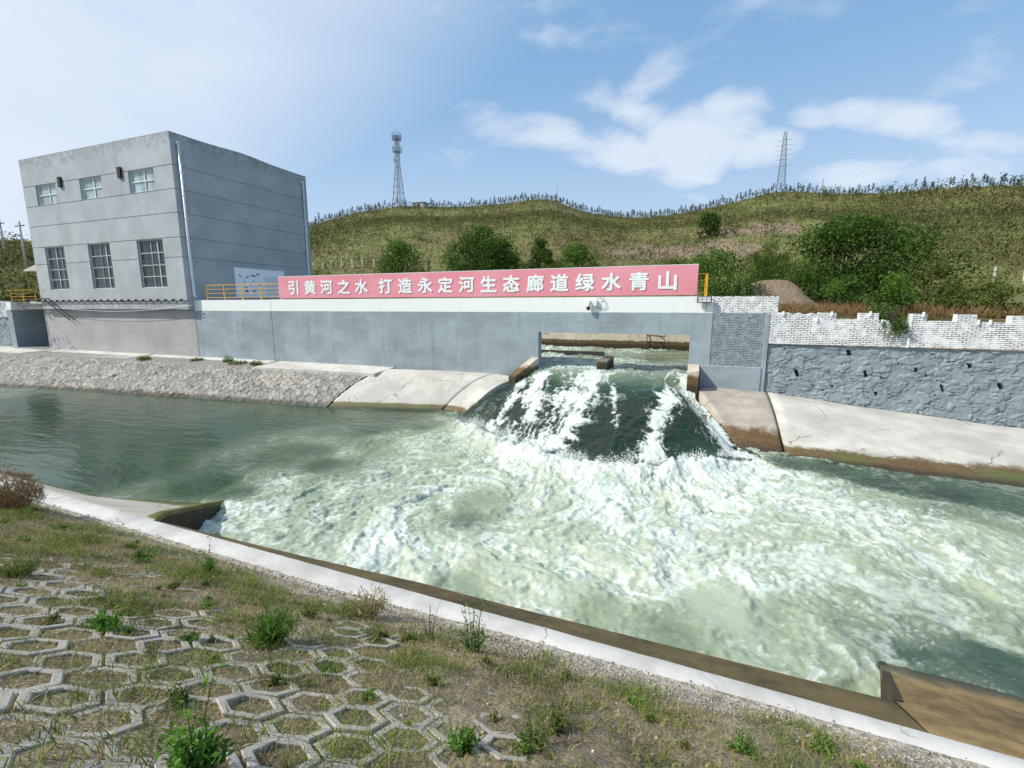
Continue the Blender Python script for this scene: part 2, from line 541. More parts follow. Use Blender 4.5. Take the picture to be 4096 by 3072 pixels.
MT = dict(
    wall=paint_wall('painted_concrete', (0.285, 0.335, 0.362), (0.78, 0.80, 0.77), -0.285),
    brick=brick_mat('painted_brick', (0.265, 0.315, 0.345), (0.80, 0.81, 0.80), -0.29),
    brick_white=brick_mat('whitewashed_brick', (0.46, 0.36, 0.28), (0.80, 0.81, 0.80), -1.70, 0.4),
    render=None, canal=concrete_mat('canal_concrete', (0.56, 0.50, 0.40), -2.75, 0.22, (0.115, 0.065, 0.02), 0.25),
    apron=concrete_mat('apron_concrete', (0.475, 0.455, 0.41), -5.36, 0.15, (0.13, 0.075, 0.02), 0.25, (0.075, 0.085, 0.012)),
    apron_rough=concrete_mat('worn_concrete', (0.37, 0.325, 0.275), -5.05, 0.35, (0.12, 0.068, 0.018), 0.6, None, 1.4),
    lining=concrete_mat('mossy_lining', (0.40, 0.36, 0.28), -4.72, 0.40, (0.20, 0.125, 0.045), 0.4, (0.12, 0.125, 0.02), 1.0, 0.4),
    pier_con=concrete_mat('wet_pier', (0.20, 0.17, 0.13), -3.0, .2, (0.05, 0.04, 0.025), .7),
    lining_brown=concrete_mat('brown_lining', (0.30, 0.225, 0.11), -5.45, 0.35, (0.10, 0.075, 0.03), 0.5, (0.11, 0.12, 0.02), 1.0, 0.5),
    lining_pale=concrete_mat('pale_lining', (0.40, 0.37, 0.315), -5.28, 0.20, (0.10, 0.095, 0.02), 0.4, (0.10, 0.12, 0.012), 1.0, 0.3),
    kerb=concrete_mat('pale_kerb', (0.53, 0.515, 0.48), None, rough_spots=0.3, scale=2.0),
    paver=concrete_mat('paver_concrete', (0.39, 0.365, 0.32), None, rough_spots=0.5, scale=4.0),
    walk=concrete_mat('walkway_concrete', (0.54, 0.52, 0.47), None, rough_spots=0.4),
    dark_con=concrete_mat('dark_concrete', (0.24, 0.25, 0.255), None, rough_spots=0.4),  # dark base colour; in the left recess it carries the shade
    stub=concrete_mat('wingwall_concrete', (0.48, 0.42, 0.34), -3.35, 0.35, (0.14, 0.085, 0.028), 0.5),
    yellow=plain('yellow_paint', (0.70, 0.36, 0.03), 0.45),
    white_metal=plain('white_frame', (0.72, 0.74, 0.74), 0.45, var=0.05),
    pipe=plain('grey_pipe', (0.74, 0.76, 0.78), 0.5, var=0.06),
    black=plain('black_plastic', (0.018, 0.018, 0.02), 0.5),
    dark_metal=plain('dark_steel', (0.06, 0.058, 0.055), 0.6, 0.3),
    rust=plain('rusty_steel', (0.10, 0.055, 0.03), 0.8, 0.2),
    steel=plain('galvanised_steel', (0.20, 0.235, 0.27), 0.55, 0.25),
    pale_glass=None, dark_glass=None,
    lamp=plain('lamp_panel', (0.55, 0.58, 0.6), 0.25),
    bark=plain('bark', (0.075, 0.055, 0.04), 0.95, var=0.35, scale=9, bump=0.5),
    dead=plain('dead_wood', (0.20, 0.15, 0.115), 0.95, var=0.3, scale=9),
    post=plain('concrete_post', (0.55, 0.53, 0.45), 0.9),
    hut=plain('hut_wall', (0.62, 0.58, 0.46), 0.9, var=0.08),
    pole=plain('pale_pole', (0.42, 0.40, 0.34), 0.9),
    leaf=leaf_mat('elm_leaves', (0.020, 0.046, 0.012), (0.098, 0.172, 0.034), 0.38),
    leaf_bright=leaf_mat('bright_leaves', (0.026, 0.064, 0.014), (0.130, 0.225, 0.042), 0.4),
    leaf_olive=leaf_mat('olive_leaves', (0.045, 0.070, 0.018), (0.15, 0.19, 0.05), 0.35),
    pine=leaf_mat('pine_needles', (0.020, 0.040, 0.022), (0.055, 0.080, 0.036), 0.2),
    scrub=leaf_mat('hill_scrub', (0.022, 0.034, 0.014), (0.255, 0.275, 0.095), 0.35, (0.28, 0.235, 0.115)),
    dry=leaf_mat('dry_grass_blades', (0.12, 0.10, 0.036), (0.46, 0.38, 0.19), 0.25, (0.28, 0.25, 0.095)),
    brown_brush=leaf_mat('brown_brush', (0.12, 0.075, 0.035), (0.30, 0.20, 0.10), 0.2, (0.22, 0.14, 0.07)),
    weed=leaf_mat('weed_leaves', (0.030, 0.085, 0.014), (0.13, 0.26, 0.045), 0.35),
    gravel=None, pebble=plain('pebble', (0.35, 0.31, 0.255), 0.9, var=0.45, scale=14),
)


def render_mat():
    t = NT('grey_render')
    x, y, z = t.z()
    n = t.noise(0.5, 7, 0.62)
    col = (0.395, 0.417, 0.428)
    c = t.mix(t.ramp(n, 0.3, 0.72), tuple(v * 0.86 for v in col), tuple(v * 1.10 for v in col))
    # weathered band under the roof edge and damp runs below it
    top = t.math('MULTIPLY', t.ramp(t.math('ADD', z, t.math('MULTIPLY', t.noise(0.6, 5), 2.0)), 12.1, 13.3), t.ramp(t.noise(2.2, 5, 0.7), 0.40, 0.62))
    c = t.mix(t.math('MULTIPLY', top, 0.55), c, tuple(v * 0.42 for v in col))
    run = t.math('MULTIPLY', t.ramp(t.noise(1.0, 4, 0.6, t.pos((0.55, 0.55, 0.05))), 0.58, 0.70), t.ramp(z, 2.0, 11.0))
    c = t.mix(t.math('MULTIPLY', run, 0.4), c, tuple(v * 0.6 for v in col))
    low = t.math('MULTIPLY', t.ramp(z, 0.9, 0.0), t.ramp(t.noise(1.0, 5, 0.7, t.pos((1.6, 1.6, 0.2))), 0.45, 0.6))
    c = t.mix(t.math('MULTIPLY', low, 0.5), c, (0.24, 0.26, 0.26))
    t.bump(t.noise(22, 5, 0.7), 0.4, 0.012)
    return t.done(c, 0.9, 0.2)


def lower_mat():
    t = NT('plastered_base')
    col = (0.37, 0.365, 0.355)
    c = t.mix(t.ramp(t.noise(0.45, 7, 0.62), 0.3, 0.7), tuple(v * 0.88 for v in col), tuple(v * 1.1 for v in col))
    c = t.mix(t.ramp(t.noise(1, 4, 0.6, t.pos((0.3, 0.3, 3))), 0.5, 0.75, 0, 0.3), c, tuple(v * 0.75 for v in col))
    t.bump(t.noise(18, 5, 0.7), 0.4, 0.012)
    return t.done(c, 0.9, 0.2)


def glass_mat(name, col, rough):
    t = NT(name)
    c = t.mix(t.ramp(t.noise(0.8, 3, 0.5, t.pos((2.5, 1, 0.5))), 0.35, 0.65), tuple(v * 0.7 for v in col), tuple(v * 1.3 for v in col))
    return t.done(c, rough, 0.6)


def banner_mat():
    t = NT('banner_paint')
    c = t.mix(t.ramp(t.noise(0.35, 4, 0.5, t.pos((1, 1, 2))), 0.35, 0.7), (0.71, 0.245, 0.29), (0.76, 0.31, 0.355))
    c = t.mix(t.ramp(t.noise(3, 4, 0.6, t.pos((1, 1, 0.2))), 0.6, 0.8, 0, 0.25), c, (0.75, 0.33, 0.38))
    return t.done(c, 0.38, 0.5)


def soil_mat():
    t = NT('bank_soil')
    g = t.attr('gravel')
    n = t.noise(1.4, 7, 0.65)
    c = t.mix(t.ramp(n, 0.3, 0.7), (0.125, 0.095, 0.066), (0.30, 0.245, 0.175))
    c = t.mix(t.ramp(t.noise(0.5, 4, 0.6), 0.45, 0.65, 0, 0.5), c, (0.155, 0.145, 0.06))
    st = t.vor(26, out='Color')
    sv = t.n.new('ShaderNodeSeparateColor'); t.l.new(st, sv.inputs[0])
    peb = t.mix(sv.outputs[0], (0.17, 0.145, 0.115), (0.44, 0.40, 0.34))
    gv = t.ramp(t.math('ADD', g, t.math('MULTIPLY', t.math('SUBTRACT', t.noise(3.5, 5, 0.7), 0.5), 0.9)), 0.42, 0.62)
    c = t.mix(gv, c, peb)
    t.bump(t.math('ADD', t.vor(26), t.math('MULTIPLY', t.noise(30, 5, 0.7), 1.0)), 0.7, 0.02)
    return t.done(c, 0.95, 0.15)


def hill_mat():
    t = NT('hill_ground')
    dirt = t.attr('dirt')
    x, y, z = t.z()
    n = t.noise(0.06, 8, 0.62)
    c = t.mix(t.ramp(n, 0.32, 0.68), (0.225, 0.185, 0.088), (0.190, 0.215, 0.074))
    c = t.mix(t.ramp(t.noise(0.9, 6, 0.7), 0.45, 0.68, 0, 0.7), c, (0.095, 0.105, 0.036))
    band = t.noise(1.0, 4, 0.65, t.pos((0.10, 0.10, 1.5)))
    c = t.mix(t.ramp(band, 0.56, 0.70, 0, 0.7), c, (0.27, 0.205, 0.125))
    c = t.mix(t.ramp(band, 0.44, 0.30, 0, 0.8), c, (0.045, 0.046, 0.018))
    d = t.ramp(t.math('ADD', dirt, t.math('MULTIPLY', t.math('SUBTRACT', t.noise(0.5, 6, 0.7), 0.5), 0.9)), 0.42, 0.66)
    c = t.mix(d, c, t.mix(t.noise(1.5, 5, 0.6), (0.21, 0.155, 0.105), (0.36, 0.28, 0.20)))
    t.bump(t.noise(1.6, 7, 0.7), 0.9, 0.6)
    return t.done(c, 0.95, 0.1)


def stone_mat(name, a, b, mortar, wet=None):
    t = NT(name)
    c = t.mix(t.attr('cell'), a, b)
    c = t.mix(t.ramp(t.noise(5, 5, 0.65), 0.35, 0.72, 0, 0.45), c, tuple(v * 0.65 for v in a))
    c = t.mix(t.attr('joint'), c, mortar)
    if wet is not None:
        zz = t.math('ADD', t.z()[2], t.math('MULTIPLY', t.math('SUBTRACT', t.noise(1.5, 4), .5), .3))
        c = t.mix(t.ramp(zz, wet + .12, wet - .05, 0, .8), c, (0.05, 0.045, 0.03))
        c = t.mix(t.ramp(t.noise(.35, 5, .65), .45, .7, 0, .5), c, tuple(v * .8 for v in a))
    t.bump(t.noise(12, 5, 0.7), 0.5, 0.03)
    return t.done(c, 0.88, 0.2)


MT['render'] = render_mat(); MT['base'] = lower_mat()
MT['pale_glass'] = glass_mat('pale_glass', (0.30, 0.37, 0.36), 0.18)
MT['dark_glass'] = glass_mat('dark_glass', (0.035, 0.042, 0.04), 0.14)
MT['banner'] = banner_mat(); MT['soil'] = soil_mat(); MT['hill'] = hill_mat(); MT['water'] = water_mat()
MT['rubble'] = stone_mat('pitched_stone', (0.22, 0.215, 0.205), (0.44, 0.40, 0.34), (0.045, 0.043, 0.040), -5.45)
MT['stone_paint'] = stone_mat('painted_rubble', (0.225, 0.275, 0.30), (0.295, 0.345, 0.365), (0.05, 0.06, 0.065))
MT['white_text'] = plain('sign_white', (0.78, 0.82, 0.80), 0.5, var=0.03)

# ------------------------------------------------------------------ water surface
WZ = -5.6


def chute_parts(X, Y):
    yt = np.interp(X, [-13, -11.3, -9.3, -7, -4.6, -2.4, -0.4, 1.0, 2.0, 2.9], [21.9, 21.0, 19.1, 17.3, 15.9, 15.3, 16.4, 17.6, 18.4, 19.3])
    t = np.clip((24.6 - Y) / (24.6 - yt), 0, 1.0)
    xl = np.interp(Y, [18, 19.5, 20.6, 22, 23.2, 24.4, 26], [-11.6, -11.3, -10.6, -9.3, -8.7, -8.0, -8.0])
    xr = np.interp(Y, [18, 19.4, 20.5, 22, 23.5, 24.4, 26], [2.8, 2.3, 1.5, .75, .1, -.05, -.05])
    return yt, t, xl, xr


def water_base(X, Y):
    yt, t, xl, xr = chute_parts(X, Y)
    top = -3.30 + .06 * np.clip(Y - 25, 0, 14) / 14
    h = top - .12 - 2.15 * t ** 1.25
    w = sst(25.2, 23.4, Y)
    el = np.clip(X - xl, 0, None); er = np.clip(xr - X, 0, None)
    h = h - w * (1 - t) * .40 * np.exp(-(el / 1.1) ** 2) - w * .7 * np.exp(-(er / .75) ** 2) * sst(0, .15, t)
    inside = (X > xl - .35) & (X < xr + .3)
    h = np.where(inside | (Y > 25), h, WZ)
    h = np.where((t >= 1) | ((~inside) & (Y < 25)), WZ, h)
    h = np.maximum(h, WZ)
    d = yt - Y
    lat = sst(-11.5, -8.5, X) * sst(2.8, .8, X)
    b = .26 * np.exp(-((d - .55) / .9) ** 2) * lat
    return np.where(d > -1.2, np.maximum(h, WZ + b), h)


CTL = [(-30.74, 13.3, 0.0, 0.15), (-19.86, 12.98, 0.0, 0.15), (-19.68, 17.61, 0.0, 0.2), (-12.18, 12.75, 0.05, 0.25), (-13.98, 9.67, 0.02, 0.2), (-14.11, 19.76, 0.05, 0.15), (-11.96, 18.56, 0.15, 0.3), (-26.64, 10.35, 0.0, 0.15), (-18.13, 9.41, 0.0, 0.15), (-28.76, 16.48, 0.0, 0.15), (-11.94, 10.47, 0.5, 0.6), (-12.14, 13.92, 0.35, 0.5), (-11.48, 8.5, 0.7, 0.6), (-11.62, 7.69, 0.85, 0.8), (-12.82, 10.55, 0.3, 0.4), (-12.68, 9.77, 0.1, 0.3), (-13.3, 13.47, 0.1, 0.3), (-13.48, 17.07, 0.12, 0.3), (-11.84, 16.87, 0.3, 0.5), (-10.31, 15.95, 0.45, 0.7), (-9.37, 18.3, 0.6, 0.8), (-7.58, 16.86, 0.35, 0.95), (-4.24, 15.44, 0.4, 0.9), (-5.96, 16.83, 0.95, 0.9), (-3.41, 15.46, 0.95, 1.0), (-1.83, 15.5, 1.0, 1.0), (-0.39, 16.66, 1.0, 1.0), (1.13, 17.44, 1.0, 1.0), (2.19, 17.48, 0.9, 0.9), (-2.17, 13.09, 0.8, 1.0), (0.38, 14.06, 0.85, 1.0), (3.13, 16.28, 0.75, 0.8), (3.49, 18.54, 0.2, 0.1), (4.85, 18.3, 0.15, 0.1), (5.95, 17.57, 0.12, 0.1), (7.56, 17.19, 0.12, 0.1), (9.1, 17.07, 0.2, 0.2), (5.13, 14.89, 0.7, 0.7), (6.79, 14.12, 0.6, 0.7), (7.51, 15.81, 0.35, 0.4), (-6.96, 11.97, 0.7, 0.7), (-5.35, 11.85, 0.2, 0.6), (-5.31, 10.28, 0.25, 0.35), (-6.59, 10.08, 0.6, 0.7), (-8.51, 10.62, 0.6, 0.7), (-8.71, 8.97, 0.65, 0.7), (-8.35, 7.82, 0.5, 0.7), (-3.87, 11.75, 0.6, 0.9), (-5.56, 8.45, 0.75, 0.9), (-6.17, 8.43, 0.85, 0.9), (-4.57, 8.82, 0.6, 0.9), (-3.37, 8.67, 0.6, 0.9), (-1.61, 9.96, 0.65, 0.9), (0.37, 11.17, 0.65, 0.9), (2.35, 11.49, 0.6, 0.8), (4.32, 12.24, 0.6, 0.8), (5.99, 12.27, 0.55, 0.7), (-2.6, 7.92, 0.7, 0.9), (-4.08, 7.86, 0.2, 0.6), (-5.64, 8.2, 0.5, 0.7), (-1.23, 7.85, 0.3, 0.6), (-0.5, 8.89, 0.65, 0.9), (0.53, 8.98, 0.12, 0.85), (1.07, 8.6, 0.15, 0.85), (1.2, 7.68, 0.6, 0.7), (1.95, 9.07, 0.45, 0.6), (3.15, 9.54, 0.35, 0.5), (4.53, 10.51, 0.35, 0.5), (5.01, 9.99, 0.4, 0.5), (2.39, 7.83, 0.5, 0.6), (2.86, 7.62, 0.5, 0.6), (3.87, 8.71, 0.35, 0.2), (4.8, 8.85, 0.2, 0.12), (1.27, 10.08, 0.75, 0.9), (-0.1, 9.93, 0.7, 0.9), (-1.89, 8.87, 0.6, 0.9), (-0.02, 7.92, 0.2, 0.5), (6.32, 11.68, 0.5, 0.7), (3.69, 9.09, 0.4, 0.4), (-6.68, 24.0, 0.6, 0.4), (-8.79, 29.26, 0.4, 0.3), (-4.98, 22.14, 0.85, 0.6), (-4.48, 24.17, 0.8, 0.5), (-5.31, 19.21, 0.55, 0.15), (-7.89, 20.27, 0.4, 0.1), (-9.13, 22.12, 0.35, 0.1), (-2.46, 19.97, 0.06, 0.0), (-1.36, 18.58, 0.04, 0.0), (-2.23, 23.01, 0.12, 0.4), (-2.51, 17.85, 0.08, 0.0), (-0.75, 21.34, 0.9, 0.4), (-0.7, 19.16, 0.5, 0.1), (-0.15, 24.28, 0.9, 0.4), (0.4, 23.0, 0.98, 0.5), (1.21, 19.76, 0.95, 0.5), (0.33, 20.25, 0.2, 0.0), (-3.4, 17.82, 0.25, 0.0), (-1.98, 31.84, 0.1, 0.35), (-5.94, 33.61, 0.3, 0.4), (-7.13, 31.44, 0.4, 0.4), (-9.38, 20.33, 0.5, 0.2), (-6.53, 18.42, 0.55, 0.3), (-4.45, 17.53, 0.55, 0.2), (-3.27, 21.24, 0.4, 0.35), (-1.61, 21.07, 0.12, 0.15), (-4.98, 20.3, 0.7, 0.3), (-6.83, 21.25, 0.5, 0.2), (-0.45, 27.37, 0.35, 0.35), (-9.53, 34.15, 0.75, 0.6), (-3.08, 37.82, 0.5, 0.4), (-0.6, 33.93, 0.15, 0.35)]


def build_water():
    c = np.array(CTL)
    xs = np.concatenate([np.arange(-90, -20, 0.35), np.arange(-20, -14.4, 0.07), np.arange(-14.4, 9.5, 0.036), np.arange(9.5, 30, 0.12)])
    ys = np.concatenate([np.arange(5.4, 11, 0.032), np.arange(11, 25, 0.042), np.arange(25, 39.2, 0.12)])
    X, Y = np.meshgrid(xs, ys)
    base = water_base(X, Y)
    # foam and turbidity, interpolated from where the river shows them
    c = np.concatenate([c, np.array([(-7.2, 25.8, .75, .5), (-5.8, 26.5, .8, .5), (-6.8, 28.2, .7, .5), (-2.8, 26.3, .45, .4), (-5.2, 29.5, .6, .5), (-8.5, 30.5, .7, .5), (-9.8, 24.2, .2, .1),
        (-3.6, 17.1, .30, .05), (-2.3, 16.7, .12, 0), (-1.2, 17.1, .18, .05), (-2.8, 17.7, .20, 0), (-1.6, 18.1, .10, 0), (-2.2, 19.2, .16, 0), (-1.9, 20.2, .2, .12), (-2.3, 15.2, 1, 1), (-3.9, 15.9, 1, 1), (-.9, 16.0, 1, 1), (.5, 17.2, 1, 1), (-5.5, 16.3, .95, 1)])])
    W = 0; F = 0; K = 0
    for px, py, f, k in c:
        s = 0.55 if py > 17.5 and px > -12 else 0.85
        w = 1.0 / (((X - px) ** 2 + ((Y - py) * 0.9) ** 2) / s ** 2 + 0.05) ** 1.6
        W = W + w; F = F + w * f; K = K + w * k
    D = np.clip(F / W - .05, 0, 1) * 1.05; milk = K / W
    yt, t, xl, xr = chute_parts(X, Y)
    on_chute = (sst(25.5, 24.0, Y) * (Y > yt - .2)) * ((X > xl - .4) & (X < xr + .4))
    turb = np.clip(sst(0.04, 0.35, D), 0, 1)
    calm = 1 - turb
    # strands: swirled, drawn out away from the foot of the chute
    wx = fbm(X * .35, Y * .35, 3, 40) * 1.3; wy = fbm(X * .35 + 9, Y * .35, 3, 50) * 1.0
    wx2 = fbm(X * 1.4, Y * 1.4, 3, 41) * .42; wy2 = fbm(X * 1.4, Y * 1.4 + 7, 3, 51) * .42
    wx3 = fbm(X * 5, Y * 5, 2, 42) * .10; wy3 = fbm(X * 5, Y * 5 + 7, 2, 52) * .10
    Xv, Yv = X.copy(), Y.copy()
    for vx, vy, vr, va in ((-5.2, 11.4, 2.3, 1.5), (.9, 9.2, 1.7, -.9), (4.2, 10.6, 2.2, .7), (-8.5, 9.2, 1.7, -.9), (-1.6, 12.2, 2.0, .8), (3.0, 14.0, 2.4, -.6)):
        dx, dy = Xv - vx, Yv - vy
        an = va * np.exp(-(dx * dx + dy * dy) / vr ** 2)
        Xv, Yv = vx + dx * np.cos(an) - dy * np.sin(an), vy + dx * np.sin(an) + dy * np.cos(an)
    U = Xv + wx * .8 + wx2 * 1.15 + wx3 * 1.4; V = Yv + wy * .8 + wy2 * 1.15 + wy3 * 1.4
    rr_ = np.hypot(U + 3.5, V - 21); th = np.arctan2(U + 3.5, 21 - V)
    A1, B1 = th * 10.5, rr_
    web = ridged(A1 * .55, B1 * .34, 5, 60, .62)
    web2 = ridged(A1 * 2.0 + 3, B1 * 1.1, 4, 70, .62)
    iso = ridged(U * 1.1, V * 1.5, 5, 75, .68)
    Uc = X + .55 * fbm(X * .5, Y * .25, 2, 80) + .42 * fbm(X * 1.3, Y * 1.1, 3, 82) + .16 * fbm(X * 4.0, Y * 3.0, 3, 84)
    webc = ridged(Uc * 1.15 + (Y - 20) * .22, Y * .24 + .2 * wy2, 5, 90, .66)
    web3 = ridged(Uc * 3.2 + (Y - 20) * .5, Y * .75 + wy2, 4, 95, .7)
    fine = fbm(X * 6, Y * 7.5, 4, 100, .6)
    big = fbm(U * .30, V * .45, 3, 110)

    def rank(q):
        o_ = np.empty(q.size); o_[np.argsort(q, axis=None)] = np.linspace(0, 1, q.size); return o_.reshape(q.shape)
    sp = rank(.38 * web + .26 * web2 + .28 * iso + .16 * fine + .16 * big)
    sc_ = rank(.55 * webc + .40 * web3 + .12 * fine)
    cov = np.clip(D * 1.02, 0, 1)
    fp = sst(1 - cov - .15, 1 - cov + .62, sp) * (.52 + .40 * D) + .46 * D * (.35 + .65 * rank(iso * .35 + web2 * .65 + .15 * fine))
    lines = ridged(U * .95, V * 1.25, 3, 230, .45)
    lines2 = ridged(A1 * 1.5, B1 * .75, 3, 240, .5)
    lines3 = ridged(U * 2.4 + 5, V * 3.0, 2, 250, .5)
    thread = np.maximum(np.maximum(sst(.78, .95, lines), .95 * sst(.76, .94, lines2)), .8 * sst(.80, .96, lines3))
    patch = .55 + .9 * fbm(X * .6, Y * .8, 3, 255)
    fp = np.clip(fp * .80 + thread * (.42 + .38 * D) * sst(.05, .30, D) * np.clip(patch + .5 * fine, 0, 1.2), 0, 1)
    # the white ropes of water that hold their place on the chute
    rope = np.zeros_like(X)
    jx = X + .34 * wx2 * 1.6 + .8 * wx3 + .10 * fbm(X * 2, Y * 2, 2, 260)
    for pts, w0, w1, amp in (([(0.05, 24.4), (-0.69, 22.29), (-1.03, 19.75), (-1.16, 17.5), (-1.2, 16.6)], .34, .55, 1.0), ([(.27, 23.85), (.81, 21.81), (1.38, 19.9), (2.0, 18.9)], .34, .52, 1.15),
                             ([(-4.4, 26.2), (-4.46, 23.5), (-4.55, 22.0), (-4.75, 19.8), (-4.8, 17.6), (-4.9, 16.6)], .55, .85, .95), ([(-7.5, 24.4), (-6.95, 21.07), (-6.5, 19.19), (-6.6, 17.6)], .40, .60, .85),
                             ([(-8.33, 23.62), (-7.95, 20.8), (-8.12, 18.6)], .22, .40, .75), ([(-3.61, 23.24), (-2.95, 20.37), (-2.6, 18.4)], .10, .16, .6), ([(-5.8, 24.4), (-5.7, 21.5), (-5.5, 18.5)], .2, .45, .6)):
        p = np.array(pts[::-1])
        cx = np.interp(Y, p[:, 1], p[:, 0]); u = np.clip((p[-1, 1] - Y) / (p[-1, 1] - p[0, 1]), 0, 1)
        ww = w0 + (w1 - w0) * u
        rope = np.maximum(rope, amp * np.exp(-((jx - cx) / ww) ** 2) * sst(p[0, 1] - .4, p[0, 1] + .1, Y) * sst(p[-1, 1] + .5, p[-1, 1] - .3, Y))
    Dc = np.clip(.52 * D * (1 - sst(.2, .8, t) * .45) + rope * .92, 0, 1)
    cc = np.clip(Dc * 1.12 - .06, 0, 1)
    fc_ = sst(1 - cc - .04, 1 - cc + .42, sc_) * .98
    foam = np.clip(np.where(on_chute > .02, fc_ * on_chute + fp * (1 - on_chute), fp), 0, 1) * sst(0.0, .07, D)
    # relief
    boil = .30 * fbm(U * .55, V * .75, 4, 120) + .075 * np.abs(fbm(U * 1.5, V * 1.9, 3, 130)) * 2 + .030 * fbm(A1 * 2.2, B1 * 2.2, 3, 140) + .014 * fbm(X * 11, Y * 12, 2, 150)
    rip = .018 * fbm(X * .7 + .3 * Y, Y * 2.0, 4, 160)
    pool = (1 - on_chute) * turb
    h = base + pool * (boil * (.45 + .55 * D) + .05 * foam * (.3 + .7 * web2)) + calm * rip
    h += on_chute * (.10 * fbm(Uc * 1.1, Y * .5, 3, 170) + .05 * foam * (.3 + web3) + .02 * fbm(X * 4, Y * 2.5, 3, 180))
    up = sst(25.2, 26.5, Y)
    h += up * (.07 * fbm(X * .8, Y * .8, 4, 190) + .05 * foam)
    # the water climbs the foot of the chute in a broken roll
    d = yt - Y
    roll = np.exp(-((d - .35) / .6) ** 2) * sst(-11.3, -9.5, X) * sst(2.4, 1.2, X)
    h += roll * (.20 * np.abs(fbm(X * 1.3, Y * 1.3, 4, 200)) * 2 + .05 * fbm(X * 7, Y * 7, 3, 210))
    foam = np.clip(foam + roll * (.55 + .9 * fbm(X * 1.6, Y * 1.6, 3, 215)), 0, 1)
    milk = np.clip((milk + .10 * big) * (1 - .82 * on_chute * sst(.05, .45, t)) - .05 * on_chute * sst(.2, .6, t), 0, 1)
    Xq, Yq = X[:-1, :-1], Y[:-1, :-1]
    keep = ~((Yq > 24.85) & ((Xq < -28) | (Xq > 3.2)))
    o = grid_mesh('water', X, Y, h, MT['water'], {'foam': foam, 'milk': milk}, keep=keep)
    struct(o, label='green river water, white and broken below the spillway and calm to the left')
    # spray thrown up along the roll
    n = 7000
    px = rng.uniform(-9.5, 2.4, n)
    yy = np.interp(px, [-13, -11.3, -9.3, -7, -4.6, -2.4, -0.4, 1.0, 2.0, 2.9], [21.9, 21.0, 19.1, 17.3, 15.9, 15.3, 16.4, 17.6, 18.4, 19.3])
    keep = fbm(px * 1.2, px * 0 + 3.1, 3, 220) > -.12
    px, yy = px[keep], yy[keep]; n = len(px)
    yy = yy - rng.normal(.15, .28, n)
    pz = water_base(px, yy) + .16 + np.abs(rng.normal(0, .19, n)) * (0.6 + fbm(px * 1.2, px * 0 + 3.1, 3, 220))
    rad = rng.uniform(.005, .017, n)
    oct_ = np.array([(1, 0, 0), (-1, 0, 0), (0, 1, 0), (0, -1, 0), (0, 0, 1.3), (0, 0, -1.3)], float)
    co = (np.stack([px, yy, pz], -1)[:, None, :] + oct_[None] * rad[:, None, None]).reshape(-1, 3)
    tri = np.array([(0, 2, 4), (2, 1, 4), (1, 3, 4), (3, 0, 4), (2, 0, 5), (1, 2, 5), (3, 1, 5), (0, 3, 5)])
    fc = (np.arange(n)[:, None, None] * 6 + tri[None]).reshape(-1)
    sp = soup('spray', co, 3, plain('spray_white', (0.82, 0.84, 0.83), 0.4, var=0.02), None, None, None, fc, True)
    struct(sp, 'stuff', 'white spray droplets thrown up at the foot of the spillway', 'spray')


build_water()

# ------------------------------------------------------------------ far bank: aprons, pitched stone, walkway
TOE_X = [-90, -60, -46, -33.4, -23.8, -19.0, -12.8, -11.5]
TOE_Y = [15.5, 16.6, 17.6, 19.2, 20.1, 20.4, 21.95, 21.9]


def strip(name, top, toe, mat, power=1.6, nu=60, nv=16, rough=0.02, under=0.5, seed=0, thick=True):
    """sloping sheet between two polylines (lists of x, y, z), continued under water at the toe"""
    top = np.array(top, float); toe = np.array(toe, float)

    def res(p):
        s = np.concatenate([[0], np.cumsum(np.linalg.norm(np.diff(p, axis=0), axis=1))]); s /= s[-1]
        q = np.linspace(0, 1, nu)
        return np.stack([np.interp(q, s, p[:, i]) for i in range(3)], -1)
    a, b = res(top), res(toe)
    v = np.concatenate([np.linspace(0, 1, nv), [1 + under * .5, 1 + under]])
    P = a[None] * (1 - v)[:, None, None] + b[None] * v[:, None, None]
    vz = np.where(v <= 1, v ** power, 1 + (v - 1) * power)
    P[..., 2] = a[None, :, 2] * (1 - vz)[:, None] + b[None, :, 2] * vz[:, None]
    P[..., 2] += rough * fbm(P[..., 0] * .8, P[..., 1] * .8, 3, seed)
    X, Y, Z = P[..., 0], P[..., 1], P[..., 2]
    # close the ends with a skirt
    ring = np.stack([X, Y, Z], -1)
    sk = ring[:, :1].copy(); sk[..., 2] = -7.6
    sk2 = ring[:, -1:].copy(); sk2[..., 2] = -7.6
    ring = np.concatenate([sk, ring, sk2], 1)
    return grid_mesh(name, ring[..., 0], ring[..., 1], ring[..., 2], mat, smooth=False)


